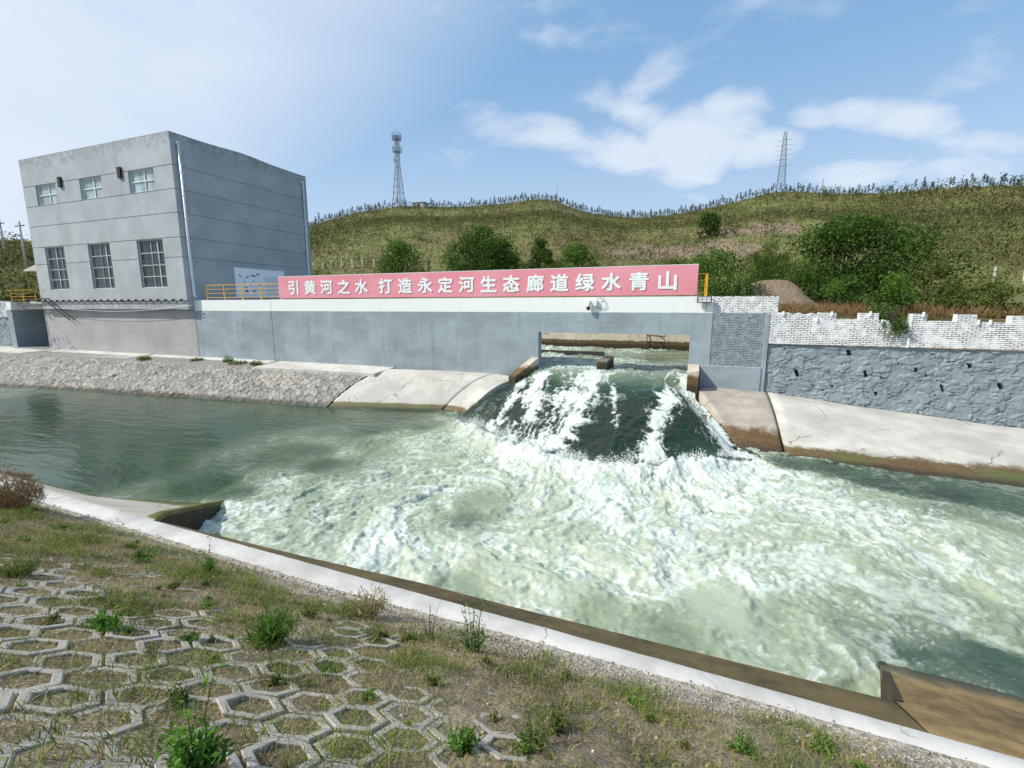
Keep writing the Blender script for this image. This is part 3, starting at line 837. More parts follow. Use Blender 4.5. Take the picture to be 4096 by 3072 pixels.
def stone_bank():
    xs = np.arange(-62, -17.0, 0.045)
    v = np.linspace(0, 1.22, 120)
    U, V = np.meshgrid(xs, v)
    rt = np.interp(V, [0, 1, 1.3], [-17.5, -19.0, -19.5])
    Xp = np.minimum(U, rt)
    ty = np.interp(Xp, TOE_X, TOE_Y)
    Y = 24.3 * (1 - V) + ty * V
    Z = -3.92 - 1.70 * np.where(V < 1, V ** 1.95, 1 + (V - 1) * 1.95)
    # stones lean along the slope
    L = (24.3 - Y)
    a = R(28)
    p = (Xp * math.cos(a) + L * math.sin(a)) / 0.54 + .25 * fbm(Xp * 2, L * 2, 2, 5)
    q = (-Xp * math.sin(a) + L * math.cos(a)) / 0.25 + .25 * fbm(Xp * 2 + 4, L * 2, 2, 6)
    f1, f2, cid = voronoi(p, q, 3)
    e = np.clip((f2 - f1) / .22, 0, 1)
    bury = np.clip(sst(.40, .20, V + .22 * fbm(Xp * .5, V * 3, 3, 8)), 0, 1)
    Z = Z + (1 - bury) * (.09 * np.sqrt(e) + .05 * (cid - .5) + .05 * fbm(Xp * 3, L * 3, 2, 9) + .10 * (p - np.floor(p) - .5) * .3) + .01 * fbm(Xp * 5, L * 5, 3, 10) + bury * .05
    joint = (1 - sst(.08, .5, e)) * (1 - bury)
    cell = np.where(bury > .5, .25, cid)
    cell = cell * (1 - bury) + bury * .15
    o = grid_mesh('stone_bank', Xp, Y, Z, MT['rubble'], {'cell': cell, 'joint': joint}, smooth=False)
    struct(o)


stone_bank()
# river bed and far-left continuation
struct(MB().box(-120, 60, -2, 40, -8.4, -7.7).build('river_bed', MT['dark_con']))
o = strip('left_bank', [(-120, 25.5, -3.9), (-61.9, 24.5, -3.9)], [(-120, 15, -5.6), (-61.9, 16.5, -5.6)], MT['apron_rough'], 1.5, 20, 10, .05)
struct(o)
# walkway along the foot of the wall
w = MB()
for x0, x1, y0 in ((-64, -54.0, 22.4), (-53.6, -41.0, 23.1), (-40.6, -27.6, 23.5), (-27.2, -17.6, 22.9)):
    w.add([(x0, 24.99, -3.80), (x1, 24.99, -3.80), (x1, y0, -3.93), (x0, y0 - .25, -3.95), (x0, 24.99, -4.2), (x1, 24.99, -4.2), (x1, y0, -4.2), (x0, y0 - .25, -4.2)],
          [(3, 2, 1, 0), (7, 6, 2, 3), (4, 0, 1, 5), (6, 5, 1, 2), (4, 7, 3, 0)])
struct(w.build('walkway', MT['walk']))

apron_top = [(-17.5, 24.5, -3.84), (-13.5, 24.99, -3.84), (-10.6, 24.99, -3.86)]
apron_toe = [(-19.0, 20.4, -5.6), (-15.6, 21.35, -5.6), (-12.55, 21.98, -5.6)]
struct(strip('left_apron', apron_top, apron_toe, MT['apron'], 1.9, 40, 22, .015, .25, 3))
ap2_top = [(-10.55, 24.99, -3.87), (-9.35, 24.6, -3.92), (-9.15, 24.2, -4.05)]
ap2_toe = [(-12.48, 21.98, -5.6), (-11.6, 21.85, -5.62), (-10.75, 21.1, -5.62)]
struct(strip('left_apron_nose', ap2_top, ap2_toe, MT['apron'], 1.9, 24, 22, .012, .25, 4))
# right of the chute: a worn rounded block, then a long smooth apron
nose_top = [(.45, 24.0, -3.98), (.9, 24.95, -3.92), (3.5, 24.95, -4.02)]
nose_toe = [(1.95, 20.1, -5.6), (2.5, 19.7, -5.6), (3.55, 19.55, -5.6)]
struct(strip('right_apron_nose', nose_top, nose_toe, MT['apron_rough'], 1.55, 24, 24, .02, .25, 6))
ra_top = [(3.6, 24.95, -4.03), (7, 24.95, -4.42), (12.4, 24.95, -4.92), (20, 24.95, -5.1), (40, 25, -5.1)]
ra_toe = [(3.65, 19.5, -5.6), (7.6, 18.9, -5.62), (10.2, 18.4, -5.65), (20, 17.5, -5.7), (40, 16.5, -5.7)]
struct(strip('right_apron', ra_top, ra_toe, MT['apron'], 1.45, 90, 26, .02, .3, 7))

# ------------------------------------------------------------------ the painted weir wall with its opening
OX0, OX1, OZ = -7.98, -0.05, -1.39
wall = thing('weir_wall', 'long grey concrete wall with white upper band and square sluice opening', 'wall', (-18, 25, -4))
MB().box(-35.45, -27.74, 25.0, 25.6, -6.2, 0.50).build('wall_section', MT['wall'], wall, label='wall section with streaked paint beside the building')
MB().box(-27.70, OX0, 25.0, 25.6, -6.2, 0.515).build('wall_section', MT['wall'], wall)
MB().box(OX0 - .002, OX1 + .002, 25.003, 25.45, OZ, 0.512).build('beam', MT['wall'], wall)
MB().box(OX1, 0.93, 25.0, 25.6, -6.2, 0.515).build('pier', MT['wall'], wall)
MB().box(-27.0, OX0 - .4, 25.61, 28.3, 0.25, 0.49).build('deck', MT['walk'], wall)
MB().box(OX1 + .1, 1.4, 25.61, 28.3, 0.25, 0.49).build('deck', MT['walk'], wall)

# brick pier to the right of the opening
bp = thing('brick_pier', 'painted brick wall panel, white above and grey below, on concrete plinth', 'wall', (2.3, 25, -4))
MB().box(.935, 3.22, 25.02, 25.5, -2.86, 0.51).build('brickwork', MT['brick'], bp)
MB().box(3.22, 3.72, 25.021, 25.5, -.28, 0.508).build('brickwork', MT['brick'], bp)
MB().box(.52, 3.22, 24.86, 25.5, -6.2, -2.86).build('plinth', MT['wall'], bp, bevel=.02)
MB().box(3.222, 3.42, 24.9, 25.5, -6.2, -.29).build('corner_post', MT['wall'], bp, bevel=.02)

# wingwall stubs beside the opening
wl = thing('wingwall', 'low weathered concrete wingwall stub left of the sluice opening', 'wall', (-8.4, 24.5, -4))
MB().add([(-7.95, 25, -2.82), (-8.4, 25, -2.82), (-9.3, 23.75, -3.72), (-8.75, 23.35, -3.72), (-7.95, 25, -6.5), (-8.4, 25, -6.5), (-9.3, 23.75, -6.5), (-8.75, 23.35, -6.5)],
         [(0, 1, 2, 3), (4, 7, 6, 5), (0, 3, 7, 4), (1, 5, 6, 2), (2, 6, 7, 3)]).build('wingwall_body', MT['stub'], wl, bevel=.03)
wr = thing('wingwall', 'low concrete wingwall stub with wet brown face right of the sluice opening', 'wall', (.2, 24.5, -4))
MB().add([(-.06, 25, -2.84), (.48, 25, -2.84), (.47, 23.75, -2.98), (-.06, 23.75, -3.1), (-.06, 25, -6.5), (.48, 25, -6.5), (.47, 23.75, -6.5), (-.06, 23.75, -6.5)],
         [(3, 2, 1, 0), (4, 5, 6, 7), (0, 4, 7, 3), (1, 2, 6, 5), (3, 7, 6, 2)]).build('wingwall_body', MT['stub'], wr, bevel=.03)
pn = thing('sluice_pier', 'small stained concrete pier nose standing in the rushing water', 'pier', (-4, 26, -4))
MB().add([(-4.72, 25.2, -2.86), (-4.12, 25.15, -2.86), (-3.98, 26.5, -2.74), (-4.42, 26.7, -2.74), (-4.72, 25.2, -6), (-4.12, 25.15, -6), (-3.98, 26.5, -6), (-4.42, 26.7, -6)],
         [(0, 1, 2, 3), (7, 6, 5, 4), (0, 4, 5, 1), (1, 5, 6, 2), (2, 6, 7, 3), (3, 7, 4, 0)]).build('pier_body', MT['pier_con'], pn, bevel=.03)
sg = thing('sluice_sill', 'dark submerged sill edge behind the sluice opening', 'sill', (-9, 32.8, -3.2))
MB().box(-14, -5.6, 32.5, 32.85, -4.5, -3.10).build('sill_body', MT['dark_metal'], sg)

# upstream canal wall seen through the opening
cw = thing('canal_wall', 'sunlit beige concrete canal wall behind the sluice with brown waterline', 'wall', (-9, 38.8, -3))
for x0, x1 in ((-30, -13.4), (-13.37, -9.02), (-9.0, -4.62), (-4.6, -1.62), (-1.6, 4.5)):
    MB().box(x0, x1, 38.6, 39.1, -7.5, -.2).build('wall_panel', MT['canal'], cw)
ld = thing('ladder', 'rusty step irons on the beige canal wall', 'ladder', (-2.7, 38.5, -2.5))
for i, z in enumerate((-1.25, -1.72, -2.2, -2.68)):
    m = MB()
    m.tube([(-3.25, 38.6, z), (-3.25, 38.3, z), (-2.35, 38.3, z - .03), (-1.95, 38.6, z - .30)], .035, 6)
    m.build('rung', MT['rust'], ld)
MB().tube([(-3.25, 38.45, -1.0), (-3.25, 38.45, -3.2)], .03, 6).build('rail', MT['rust'], ld)

# ------------------------------------------------------------------ right-hand rubble wall with its broken brick parapet
def rubble_panel(name, x0, x1, ztop, zbot, parent, seed, holes=(), step=0.03, flip=False):
    xs = np.arange(x0, x1 + step / 2, step); v = np.linspace(0, 1, int((ztop - min(zbot)) / step))
    U, V = np.meshgrid(xs, v)
    zb = np.interp(U, [x0, x1], zbot)
    Z = zb * (1 - V) + ztop * V
    f1, f2, cid = voronoi(U / .62 + .8 * fbm(U * 1.8, Z * 1.8, 3, seed), Z / .36 + .7 * fbm(U * 1.8 + 5, Z * 1.8, 3, seed + 1), seed, .95)
    e = np.clip((f2 - f1) / .22, 0, 1)
    amt = sst(.42, .62, .5 + .9 * fbm(U * 1.6, Z * 1.6, 3, seed + 5))
    dep = .045 * np.sqrt(e) * (.15 + .85 * amt) + .03 * (cid - .5) + .026 * fbm(U * 1.3, Z * 2.0, 3, seed + 2) + .010 * fbm(U * 7, Z * 9, 3, seed + 3)
    crack = ridged(U * 1.3 + .3 * fbm(U * 4, Z * 4, 2, seed + 8), Z * 3.2, 2, seed + 9)
    cr = sst(.80, .92, crack) * sst(.52, .62, .5 + .9 * fbm(U * 2.3, Z * 2.3, 2, seed + 11))
    dep = dep - .09 * cr
    joint = np.maximum((1 - sst(.02, .16, e)) * amt * .75, cr * .8)
    for hx, hz, hw, hh in holes:
        g = np.maximum(np.abs((U - hx + .4 * (Z - hz)) / (hw * .72)), np.abs((Z - hz) / (hh * .8))) + .35 * fbm(U * 6, Z * 6, 2, seed + 7)
        k = sst(1.1, .8, g); dep = dep - .27 * k; joint = np.maximum(joint, k)
    Y = 25.0 - dep
    return grid_mesh(name, U, Y, Z, MT['stone_paint'], {'cell': cid, 'joint': joint}, smooth=False, parent=parent)


sw = thing('stone_wall', 'grey painted rubble stone wall under a broken white brick parapet', 'wall', (0, 0, 0))
rubble_panel('rubble_stonework', 3.45, 24, -1.74, (-4.2, -6.4), sw, 21,
             [(4.75, -3.08, .09, .2), (6.7, -2.05, .12, .15), (7.4, -2.95, .08, .18), (9.2, -2.7, .07, .12), (11.0, -2.45, .09, .12), (12.1, -3.25, .10, .17), (10.2, -3.45, .06, .18), (7.9, -3.85, .07, .10), (6.2, -3.6, .05, .06), (14.2, -2.6, .1, .15)])
# parapet outline in x, z with notches
par = [(3.43, -1.72), (24, -1.80), (24, -.40), (12.02, -.36), (12.02, -.64), (10.93, -.62), (10.93, -.31), (10.29, -.30), (10.29, -.60), (9.29, -.59), (9.29, -.30), (8.75, -.29), (8.75, -.58), (7.60, -.56), (7.60, -.28), (6.91, -.27), (6.91, -.54),
       (6.02, -.53), (6.02, -.27), (5.38, -.26), (5.34, -.33), (5.1, -.28), (4.85, -.36), (4.6, -.27), (4.35, -.33), (4.17, -.26), (3.43, -.25)]
MB().prism(par, .36, 1, 24.90).build('brick_parapet', MT['brick_white'], sw)
for x, z in ((3.93, -.27), (5.84, -.27), (5.28, -.55), (7.27, -.27), (7.72, -.62), (10.98, -.60), (11.36, -.60), (9.14, -.29)):
    MB().box(x - .035, x + .035, 24.83, 24.897, z - .12, z + .08).build('cap_stub', MT['white_text'], sw)
MB().box(8.70, 8.80, 24.87, 24.898, -1.74, -.31).build('joint_strip', MT['white_text'], sw)
MB().box(3.44, 24, 25.8, 26.3, -6.4, -1.9).build('backing', MT['dark_con'], sw)

# far-left rubble wall and dark recess
lw = thing('stone_wall', 'pale green rubble wall with white top at the far left beside the dark recess', 'wall', (0, 0, 0))
rubble_panel('rubble_stonework', -80, -61.0, -1.0, (-4.2, -4.2), lw, 31, (), .06)
MB().box(-80, -61.0, 24.9, 25.3, -1.0, .55).build('brick_parapet', MT['brick_white'], lw)
MB().box(-61.0, -60.2, 24.82, 31, -4.3, .46).build('corner_post', MT['wall'], lw)
MB().box(-80, -61.01, 25.3, 26, -4.3, -1.0).build('backing', MT['dark_con'], lw)
rc = thing('recess_wall', 'dark unlit concrete recess left of the building base', 'wall', (0, 0, 0))  # recess shade is put into the dark colour of its surfaces
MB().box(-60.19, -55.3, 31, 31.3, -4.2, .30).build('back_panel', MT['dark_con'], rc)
MB().box(-60.19, -55.3, 25.3, 31.3, .18, .42).build('shade_slab', MT['dark_con'], rc)  # slab added over the recess to keep the sun out
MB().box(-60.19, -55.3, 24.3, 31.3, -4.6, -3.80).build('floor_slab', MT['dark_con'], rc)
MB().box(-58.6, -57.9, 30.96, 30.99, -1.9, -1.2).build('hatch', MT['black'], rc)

# ------------------------------------------------------------------ pump house
def wall_grid(mb, us, zs, hole, groove, pt, depth=.16, gdepth=.05):
    """us, zs: edges; hole(u0,u1,z0,z1) bool; groove(z0,z1) bool; pt(u, d, z) -> xyz with d going inwards"""
    us = sorted(us); zs = sorted(zs)
    D = {}
    for j in range(len(zs) - 1):
        for i in range(len(us) - 1):
            um, zm = (us[i] + us[i + 1]) / 2, (zs[j] + zs[j + 1]) / 2
            D[i, j] = None if hole(um, zm) else (gdepth if groove(zm) else 0.0)
    for (i, j), d in D.items():
        if d is not None:
            mb.add([pt(us[i], d, zs[j]), pt(us[i + 1], d, zs[j]), pt(us[i + 1], d, zs[j + 1]), pt(us[i], d, zs[j + 1])], [(0, 1, 2, 3)])
        a = depth if d is None else d
        for di, dj in ((1, 0), (0, 1)):
            e = D.get((i + di, j + dj), 'x')
            if e == 'x': continue
            b = depth if e is None else e
            if abs(a - b) < 1e-6: continue
            if di: mb.add([pt(us[i + 1], a, zs[j]), pt(us[i + 1], b, zs[j]), pt(us[i + 1], b, zs[j + 1]), pt(us[i + 1], a, zs[j + 1])], [(0, 1, 2, 3)])
            else: mb.add([pt(us[i], a, zs[j + 1]), pt(us[i + 1], a, zs[j + 1]), pt(us[i + 1], b, zs[j + 1]), pt(us[i], b, zs[j + 1])], [(0, 1, 2, 3)])


BX0, BX1, BY0, BY1, BZ0, BZ1 = -54.4, -35.45, 24.5, 37.2, .48, 12.28
UPW = [(-40.40, -37.52, 8.50, 10.07), (-46.48, -43.66, 8.50, 10.07), (-52.56, -49.68, 8.50, 10.07)]
LOW = [(-40.42, -37.43, 1.48, 5.05), (-46.58, -43.72, 1.48, 5.05), (-52.62, -49.86, 1.48, 5.05)]
G = [10.10, 8.46, 6.82, 5.085, 3.66]
bld = thing('pump_house', 'tall grey rendered concrete block building overhanging the channel wall', 'building', (-45, 30, 0))


def on_groove(z):
    return any(abs(z - g) < .028 for g in G)


mb = MB()
us = {BX0, BX1}; zs = {BZ0, BZ1}
for a, b, c, d in UPW + LOW:
    us |= {a, b}; zs |= {c, d}
for g in G:
    zs |= {g - .028, g + .028}
wall_grid(mb, us, zs, lambda u, z: any(a < u < b and c < z < d for a, b, c, d in UPW + LOW), on_groove, lambda u, d, z: (u, BY0 + d, z), .22)
mb.build('front_wall', MT['render'], bld)
mb = MB()
zs2 = {BZ0, BZ1}
for g in G: zs2 |= {g - .028, g + .028}
wall_grid(mb, {BY0 + .001, BY1}, zs2, lambda u, z: False, on_groove, lambda u, d, z: (BX1 - d, u, z), .22)
mb.build('side_wall', MT['render'], bld)
mb = MB()
mb.box(BX0, BX1 - .3, BY1 - .3, BY1, BZ0, BZ1).box(BX0, BX0 + .3, BY0 + .24, BY1 - .31, BZ0, BZ1)
mb.build('rear_wall', MT['render'], bld)
# roof with a thin uneven edge
mb = MB()
ys_ = np.linspace(BY0 - .005, BY1 + .005, 14)
prof = [(y, BZ1 + .004) for y in ys_] + [(y, BZ1 + .05 + .16 * math.exp(-((y - 30.5) / 2.2) ** 2)) for y in ys_[::-1]]
mb.prism(prof, BX1 - BX0 + .01, 0, BX0 - .005)
mb.build('roof', MT['render'], bld)
# overhang edge and base
MB().box(BX0 - .1, BX1 - .02, 24.56, 25.6, -.19, BZ0 - .003).build('overhang_beam', MT['render'], bld, bevel=.02)
MB().box(-54.95, -35.47, 24.98, 25.4, -4.6, -.2).build('base_wall', MT['base'], bld)
MB().box(-55.3, -54.95, 24.99, 31.3, -4.6, -.2).build('base_wall', MT['dark_con'], bld)  # flank of the recess, its shade also coloured in
MB().box(-56.4, BX0 - .1, 24.6, 27, .30, .50).build('landing_slab', MT['walk'], bld)
MB().box(-54.3, BX1, 25.6, 37, -.1, .46).build('floor_slab', MT['dark_con'], bld)


def window(x0, x1, z0, z1, rows, cols, grille, pane_mat):
    f = MB(); y = BY0 + .13; wd = .055
    fr = [(x0, x1, z0, z0 + wd), (x0, x1, z1 - wd, z1), (x0, x0 + wd, z0 + wd, z1 - wd), (x1 - wd, x1, z0 + wd, z1 - wd)]
    for a, b, c, d in fr: f.box(a, b, y, y + .07, c, d)
    for r in rows:
        zc = z0 + (z1 - z0) * r
        f.box(x0 + wd, x1 - wd, y + .004, y + .062, zc - .03, zc + .03)
    for c in cols:
        xc = x0 + (x1 - x0) * c
        f.box(xc - .035, xc + .035, y + .008, y + .058, z0 + wd, z1 - wd)
    fo = f.build('window', MT['white_metal'], bld)
    MB().box(x0 + .01, x1 - .01, BY0 + .205, BY0 + .215, z0 + .01, z1 - .01).build('pane', pane_mat, fo)
    if grille:
        g = MB(); n = int((x1 - x0) / .20)
        for i in range(1, n):
            xc = x0 + (x1 - x0) * i / n
            g.box(xc - .008, xc + .008, BY0 + .085, BY0 + .105, z0 + .03, z1 - .03)
        for r in (.06, .5, .56, .95): g.box(x0 + .02, x1 - .02, BY0 + .107, BY0 + .122, z0 + (z1 - z0) * r - .012, z0 + (z1 - z0) * r + .012)
        g.build('grille', MT['steel'], fo)


for a in UPW: window(*a, (.50,), (.56,), False, MT['pale_glass'])
for a in LOW: window(*a, (.235, .475, .73), (.47, .72), True, MT['dark_glass'])
for x in (-41.25, -48.9): MB().box(x - .19, x + .19, 24.35, 24.497, 9.66, 10.45).build('vent_box', MT['black'], bld)
for y, z0 in ((25.0, .62), (36.65, .6)):
    p = MB()
    p.tube([(BX1 + .12, y, 11.6), (BX1 + .12, y, .95), (BX1 + .24, y - .02, .70)], .10, 10)
    p.tube([(BX1 + .10, y, 11.75), (BX1 + .10, y, 11.55)], [.13, .09], 10)
    p.tube([(BX1 - .02, y, 11.7), (BX1 + .10, y, 11.7)], .09, 10)
    po = p.build('drainpipe', MT['pipe'], bld, smooth=True)
    for z in (1.6, 3.2, 4.8, 6.4, 8.0, 9.6, 11.0): MB().box(BX1 + .001, BX1 + .23, y - .115, y + .115, z - .03, z + .03).build('bracket', MT['pipe'], po)

# little wing with a canopy behind the left edge
wg = thing('side_house', 'small pale lean-to with projecting canopy roof behind the grey block', 'building', (-56.5, 27, .5))
MB().box(-57.2, -54.42, 26.4, 34, .42, 3.4).build('house_wall', MT['render'], wg)
MB().prism([(-58.9, 3.30), (-54.42, 3.34), (-54.42, 4.25), (-56.2, 3.98), (-58.9, 3.42)], 7.5, 1, 25.6).build('canopy_roof', MT['walk'], wg)

# cable with clamps along the overhang, and the two steel brackets at the left
cb = thing('cable', 'black cable with clamps strung along the building overhang', 'cable', (-45, 24.45, .5))
m = MB(); pts = []
for i in range(81):
    x = -55.2 + (19.9) * i / 80
    pts.append((x, 24.44, .47 + .02 * math.sin(i * 1.9)))
m.tube(pts, .03, 6); m.build('wire', MT['black'], cb)
for i in range(22): MB().box(-54.6 + i * .88, -54.42 + i * .88, 24.40, 24.498, .46, .60).build('clamp', MT['black'], cb)
m = MB(); pts = [(-51.9 + i * .42, 24.53 - .02 * (i % 2), -.1 - .35 * math.sin(math.pi * i / 40) + .20 * (i / 40)) for i in range(41)]
m.tube(pts, .014, 5); m.build('loose_wire', MT['pipe'], cb)
lb = thing('steel_bracket', 'dark steel frame with two slanting legs at the building corner', 'bracket', (-53, 24.3, 0))
m = MB(); m.bar((-56.3, 24.3, .66), (-52.7, 24.3, .70), .10); m.build('crossbar', MT['dark_metal'], lb)
for x in (-53.4, -52.7):
    m = MB(); m.bar((x, 24.3, .64), (x + 2.35, 24.75, -1.15), .06); m.build('leg', MT['dark_metal'], lb)

# info board on the side wall
ib = thing('notice_board', 'large white notice board with small diagrams on the shaded wall', 'board', (-35.4, 31, 2))
MB().box(BX1 + .004, BX1 + .05, 28.65, 33.66, .86, 3.19).build('board_panel', plain('board_white', (0.9, 0.91, 0.92), 0.4, var=0.02), ib)
fr = MB()
for y0, y1, z0, z1 in ((28.6, 33.71, 3.19, 3.24), (28.6, 33.71, .81, .86), (28.6, 28.65, .86, 3.19), (33.66, 33.71, .86, 3.19)): fr.box(BX1 + .003, BX1 + .07, y0, y1, z0, z1)
fr.build('board_frame', MT['pipe'], ib)
random.seed(3)
for i in range(26):
    y = random.uniform(28.9, 31.0); z = random.uniform(1.2, 2.75)
    MB().box(BX1 + .051, BX1 + .054, y, y + random.uniform(.10, .28), z, z + random.uniform(.05, .12)).build('diagram', MT['steel'], ib)
for i in range(16):
    z = 2.6 - i * .1
    MB().box(BX1 + .051, BX1 + .053, 31.5, 31.5 + random.uniform(1.2, 1.9), z, z + .02).build('text_line', MT['steel'], ib)

# ------------------------------------------------------------------ banner with lettering
bn = thing('banner_sign', 'long pink red banner board with white Chinese slogan on the wall', 'banner', (-13, 25, .5))
MB().box(-26.85, .16, 24.99, 25.16, .575, 2.03).build('banner_panel', MT['banner'], bn, bevel=.012)
MB().box(-26.86, .17, 24.985, 25.17, 2.032, 2.06).build('edge_trim', MT['white_text'], bn)


def lettering():
    chars = '引黄河之水打造永定河生态廊道绿水青山'
    X = [-25.5, -24.05, -22.67, -21.25, -19.87, -18.02, -16.58, -15.17, -13.79, -12.39, -10.99, -9.60, -8.19, -6.81, -5.42, -4.03, -2.64, -1.25]
    allv, allf, base = [], [], 0
    for k, (ch, x) in enumerate(zip(chars, X)):
        cu = bpy.data.curves.new('glyph', 'FONT'); cu.body = ch; cu.size = 1.0; cu.extrude = .008; cu.resolution_u = 3
        ob = bpy.data.objects.new('glyph', cu); COL.objects.link(ob)
        me = bpy.data.meshes.new_from_object(ob.evaluated_get(bpy.context.evaluated_depsgraph_get()))
        v = np.array([p.co[:] for p in me.vertices]); fs = [tuple(p.vertices) for p in me.polygons]
        bpy.data.objects.remove(ob); bpy.data.curves.remove(cu); bpy.data.meshes.remove(me)
        if not len(v): continue
        lo, hi = v.min(0), v.max(0); c = (lo + hi) / 2
        sc = .95 / max(hi[1] - lo[1], hi[0] - lo[0], .01)
        sx, sz = sc * 1.0, sc * .93
        for q in range(10):
            a = 2 * math.pi * q / 9
            dx, dz = (.034 * math.cos(a), .024 * math.sin(a)) if q < 9 else (0, 0)
            w = np.stack([(v[:, 0] - c[0]) * sx + x + dx, 24.976 - (v[:, 2] - c[2]) - .0009 * q, (v[:, 1] - c[1]) * sz + 1.285 + dz], -1)
            allv.append(w); allf += [tuple(i + base for i in f) for f in fs]; base += len(w)
    m = MB(); m.add([tuple(p) for p in np.concatenate(allv).tolist()], allf)
    m.build('lettering', MT['white_text'], bn)


lettering()


# ------------------------------------------------------------------ railings
def railing(label, pts, h=1.12, rails=4, post=.055, cat='railing', z=.5, group=None):
    t = thing('railing', label, cat, pts[0])
    for p in pts:
        MB().box(p[0] - post / 2, p[0] + post / 2, p[1] - post / 2, p[1] + post / 2, p[2], p[2] + h).build('post', MT['yellow'], t)
    for r in range(rails):
        zz = h * (1 - .27 * r) - .02
        m = MB()
        for a, b in zip(pts[:-1], pts[1:]): m.bar((a[0], a[1], a[2] + zz), (b[0], b[1], b[2] + zz), .05 if r == 0 else .035)
        m.build('rail', MT['yellow'], t)
    return t


railing('yellow steel railing on the deck between building and banner', [(-34.3 + i * 1.83, 25.25, .5) for i in range(5)])
railing('yellow steel railing just right of the banner', [(-.6, 25.28, .5), (.57, 25.28, .5), (.57, 27.6, .5)], post=.09, rails=5)
railing('yellow steel railing at the far left above the recess', [(-60.5, 25.1, .45), (-58.5, 25.1, .45), (-56.5, 25.1, .45)])

# ------------------------------------------------------------------ camera and floodlight on the white band
sc = thing('security_camera', 'white dome security camera with box and loose cable on white band', 'camera', (-5.0, 25, .2))
MB().box(-5.02, -4.72, 24.84, 24.97, .04, .36).build('junction_box', MT['white_metal'], sc, bevel=.02)
MB().box(-5.2, -4.75, 24.86, 24.998, .30, .36).build('bracket', MT['white_metal'], sc)
m = MB(); m.tube([(-5.16, 24.80, .34), (-5.16, 24.80, .30), (-5.16, 24.80, .06), (-5.16, 24.80, 0.0)], [.05, .11, .125, .115], 14); m.build('housing', MT['white_metal'], sc, smooth=True)
m = MB(); m.tube([(-5.16, 24.80, 0.0), (-5.16, 24.80, -.08), (-5.16, 24.80, -.15), (-5.16, 24.80, -.18)], [.115, .11, .07, .02], 14); m.build('dome', MT['black'], sc, smooth=True)
m = MB(); m.tube([(-4.7, 24.9, .40), (-4.5, 24.93, .46), (-4.32, 24.95, .30), (-4.22, 24.95, .06), (-4.36, 24.95, -.10), (-4.62, 24.95, -.08), (-4.75, 24.9, .03)], .014, 6); m.build('wire', MT['dark_metal'], sc)
fl = thing('floodlight', 'black rectangular floodlight with six panels under the railing end', 'light', (.6, 24.9, .4))
MB().box(.17, .84, 24.74, 24.86, .20, .50).build('housing', MT['black'], fl, bevel=.015)
for i in range(3):
    for j in range(2): MB().box(.225 + i * .195, .40 + i * .195, 24.728, 24.742, .235 + j * .122, .345 + j * .122).build('lens', MT['lamp'], fl)
m = MB(); m.tube([(.84, 24.8, .36), (.98, 24.9, .30), (1.05, 25.0, .26)], .014, 6); m.build('wire', MT['black'], fl)
m = MB(); m.tube([(.62, 24.86, .2), (.64, 24.95, -.02), (.55, 24.97, -.08)], .012, 6); m.build('wire', MT['black'], fl)
MB().box(.42, .58, 24.86, 25.0, .30, .40).build('bracket', MT['black'], fl)

# ------------------------------------------------------------------ near bank: kerb, lining, soil, pavers
def kin(x): return 5.73 - .030 * x      # inner edge of the kerb
def kout(x): return kin(x) - (.40 + .18 * (np.clip((np.asarray(x, float) - 1.0) / -6.0, 0, 1)))


xs = np.linspace(-19.5, 9, 140)
prof = [(0, -4.95), (0, -4.535), (.06, -4.505), (.45, -4.497), (.93, -4.50), (1.0, -4.535), (1.0, -4.95)]
Xk = np.repeat(xs[None], len(prof), 0)
Yk = np.stack([kout(xs) + p[0] * (kin(xs) - kout(xs)) for p in prof]) + .008 * fbm(Xk * 2, Xk * 0 + 1, 2, 3)
Zk = np.stack([np.full_like(xs, p[1]) for p in prof]) + .008 * fbm(Xk * 1.5, Yk * 6, 3, 4)
o = grid_mesh('kerb', Xk, Yk, Zk, MT['kerb'], smooth=False); struct(o)

def algae_mat(name, base, moss_amt, wet_z):
    t = NT(name)
    x, y, z = t.z()
    c = t.mix(t.ramp(t.noise(0.8, 8, 0.72), 0.34, 0.64), tuple(v * .45 for v in base), tuple(v * 1.5 for v in base))
    c = t.mix(t.ramp(t.noise(2.4, 6, 0.7, t.pos((1, 1, .4))), 0.5, 0.72, 0, .6), c, (0.055, 0.040, 0.018))
    c = t.mix(t.ramp(t.noise(0.75, 5, 0.65), 0.62 - moss_amt, 0.80 - moss_amt, 0, .85), c, (0.075, 0.088, 0.012))
    c = t.mix(t.ramp(t.noise(0.9, 5, 0.7, t.pos((1, 1, 1), (0, 0, 1))), 0.60, 0.75, 0, .5), c, (0.33, 0.29, 0.20))
    w = t.math('ADD', z, t.math('MULTIPLY', t.math('SUBTRACT', t.noise(1.8, 4), 0.5), 0.25))
    c = t.mix(t.ramp(w, wet_z + .12, wet_z - .10, 0, .85), c, (0.022, 0.020, 0.012))
    t.bump(t.math('ADD', t.noise(12, 6, 0.75), t.noise(3, 4)), 0.5, 0.02)
    return t.done(c, t.ramp(w, wet_z + .2, wet_z - .1, .75, .25), 0.35)


MT['algae'] = algae_mat('algae_strip', (0.092, 0.066, 0.026), 0.08, -9)
MT['block'] = algae_mat('stained_block', (0.20, 0.135, 0.055), 0.04, -5.42)
MT['wet_dark'] = algae_mat('wet_end_face', (0.035, 0.028, 0.015), 0.0, -9)

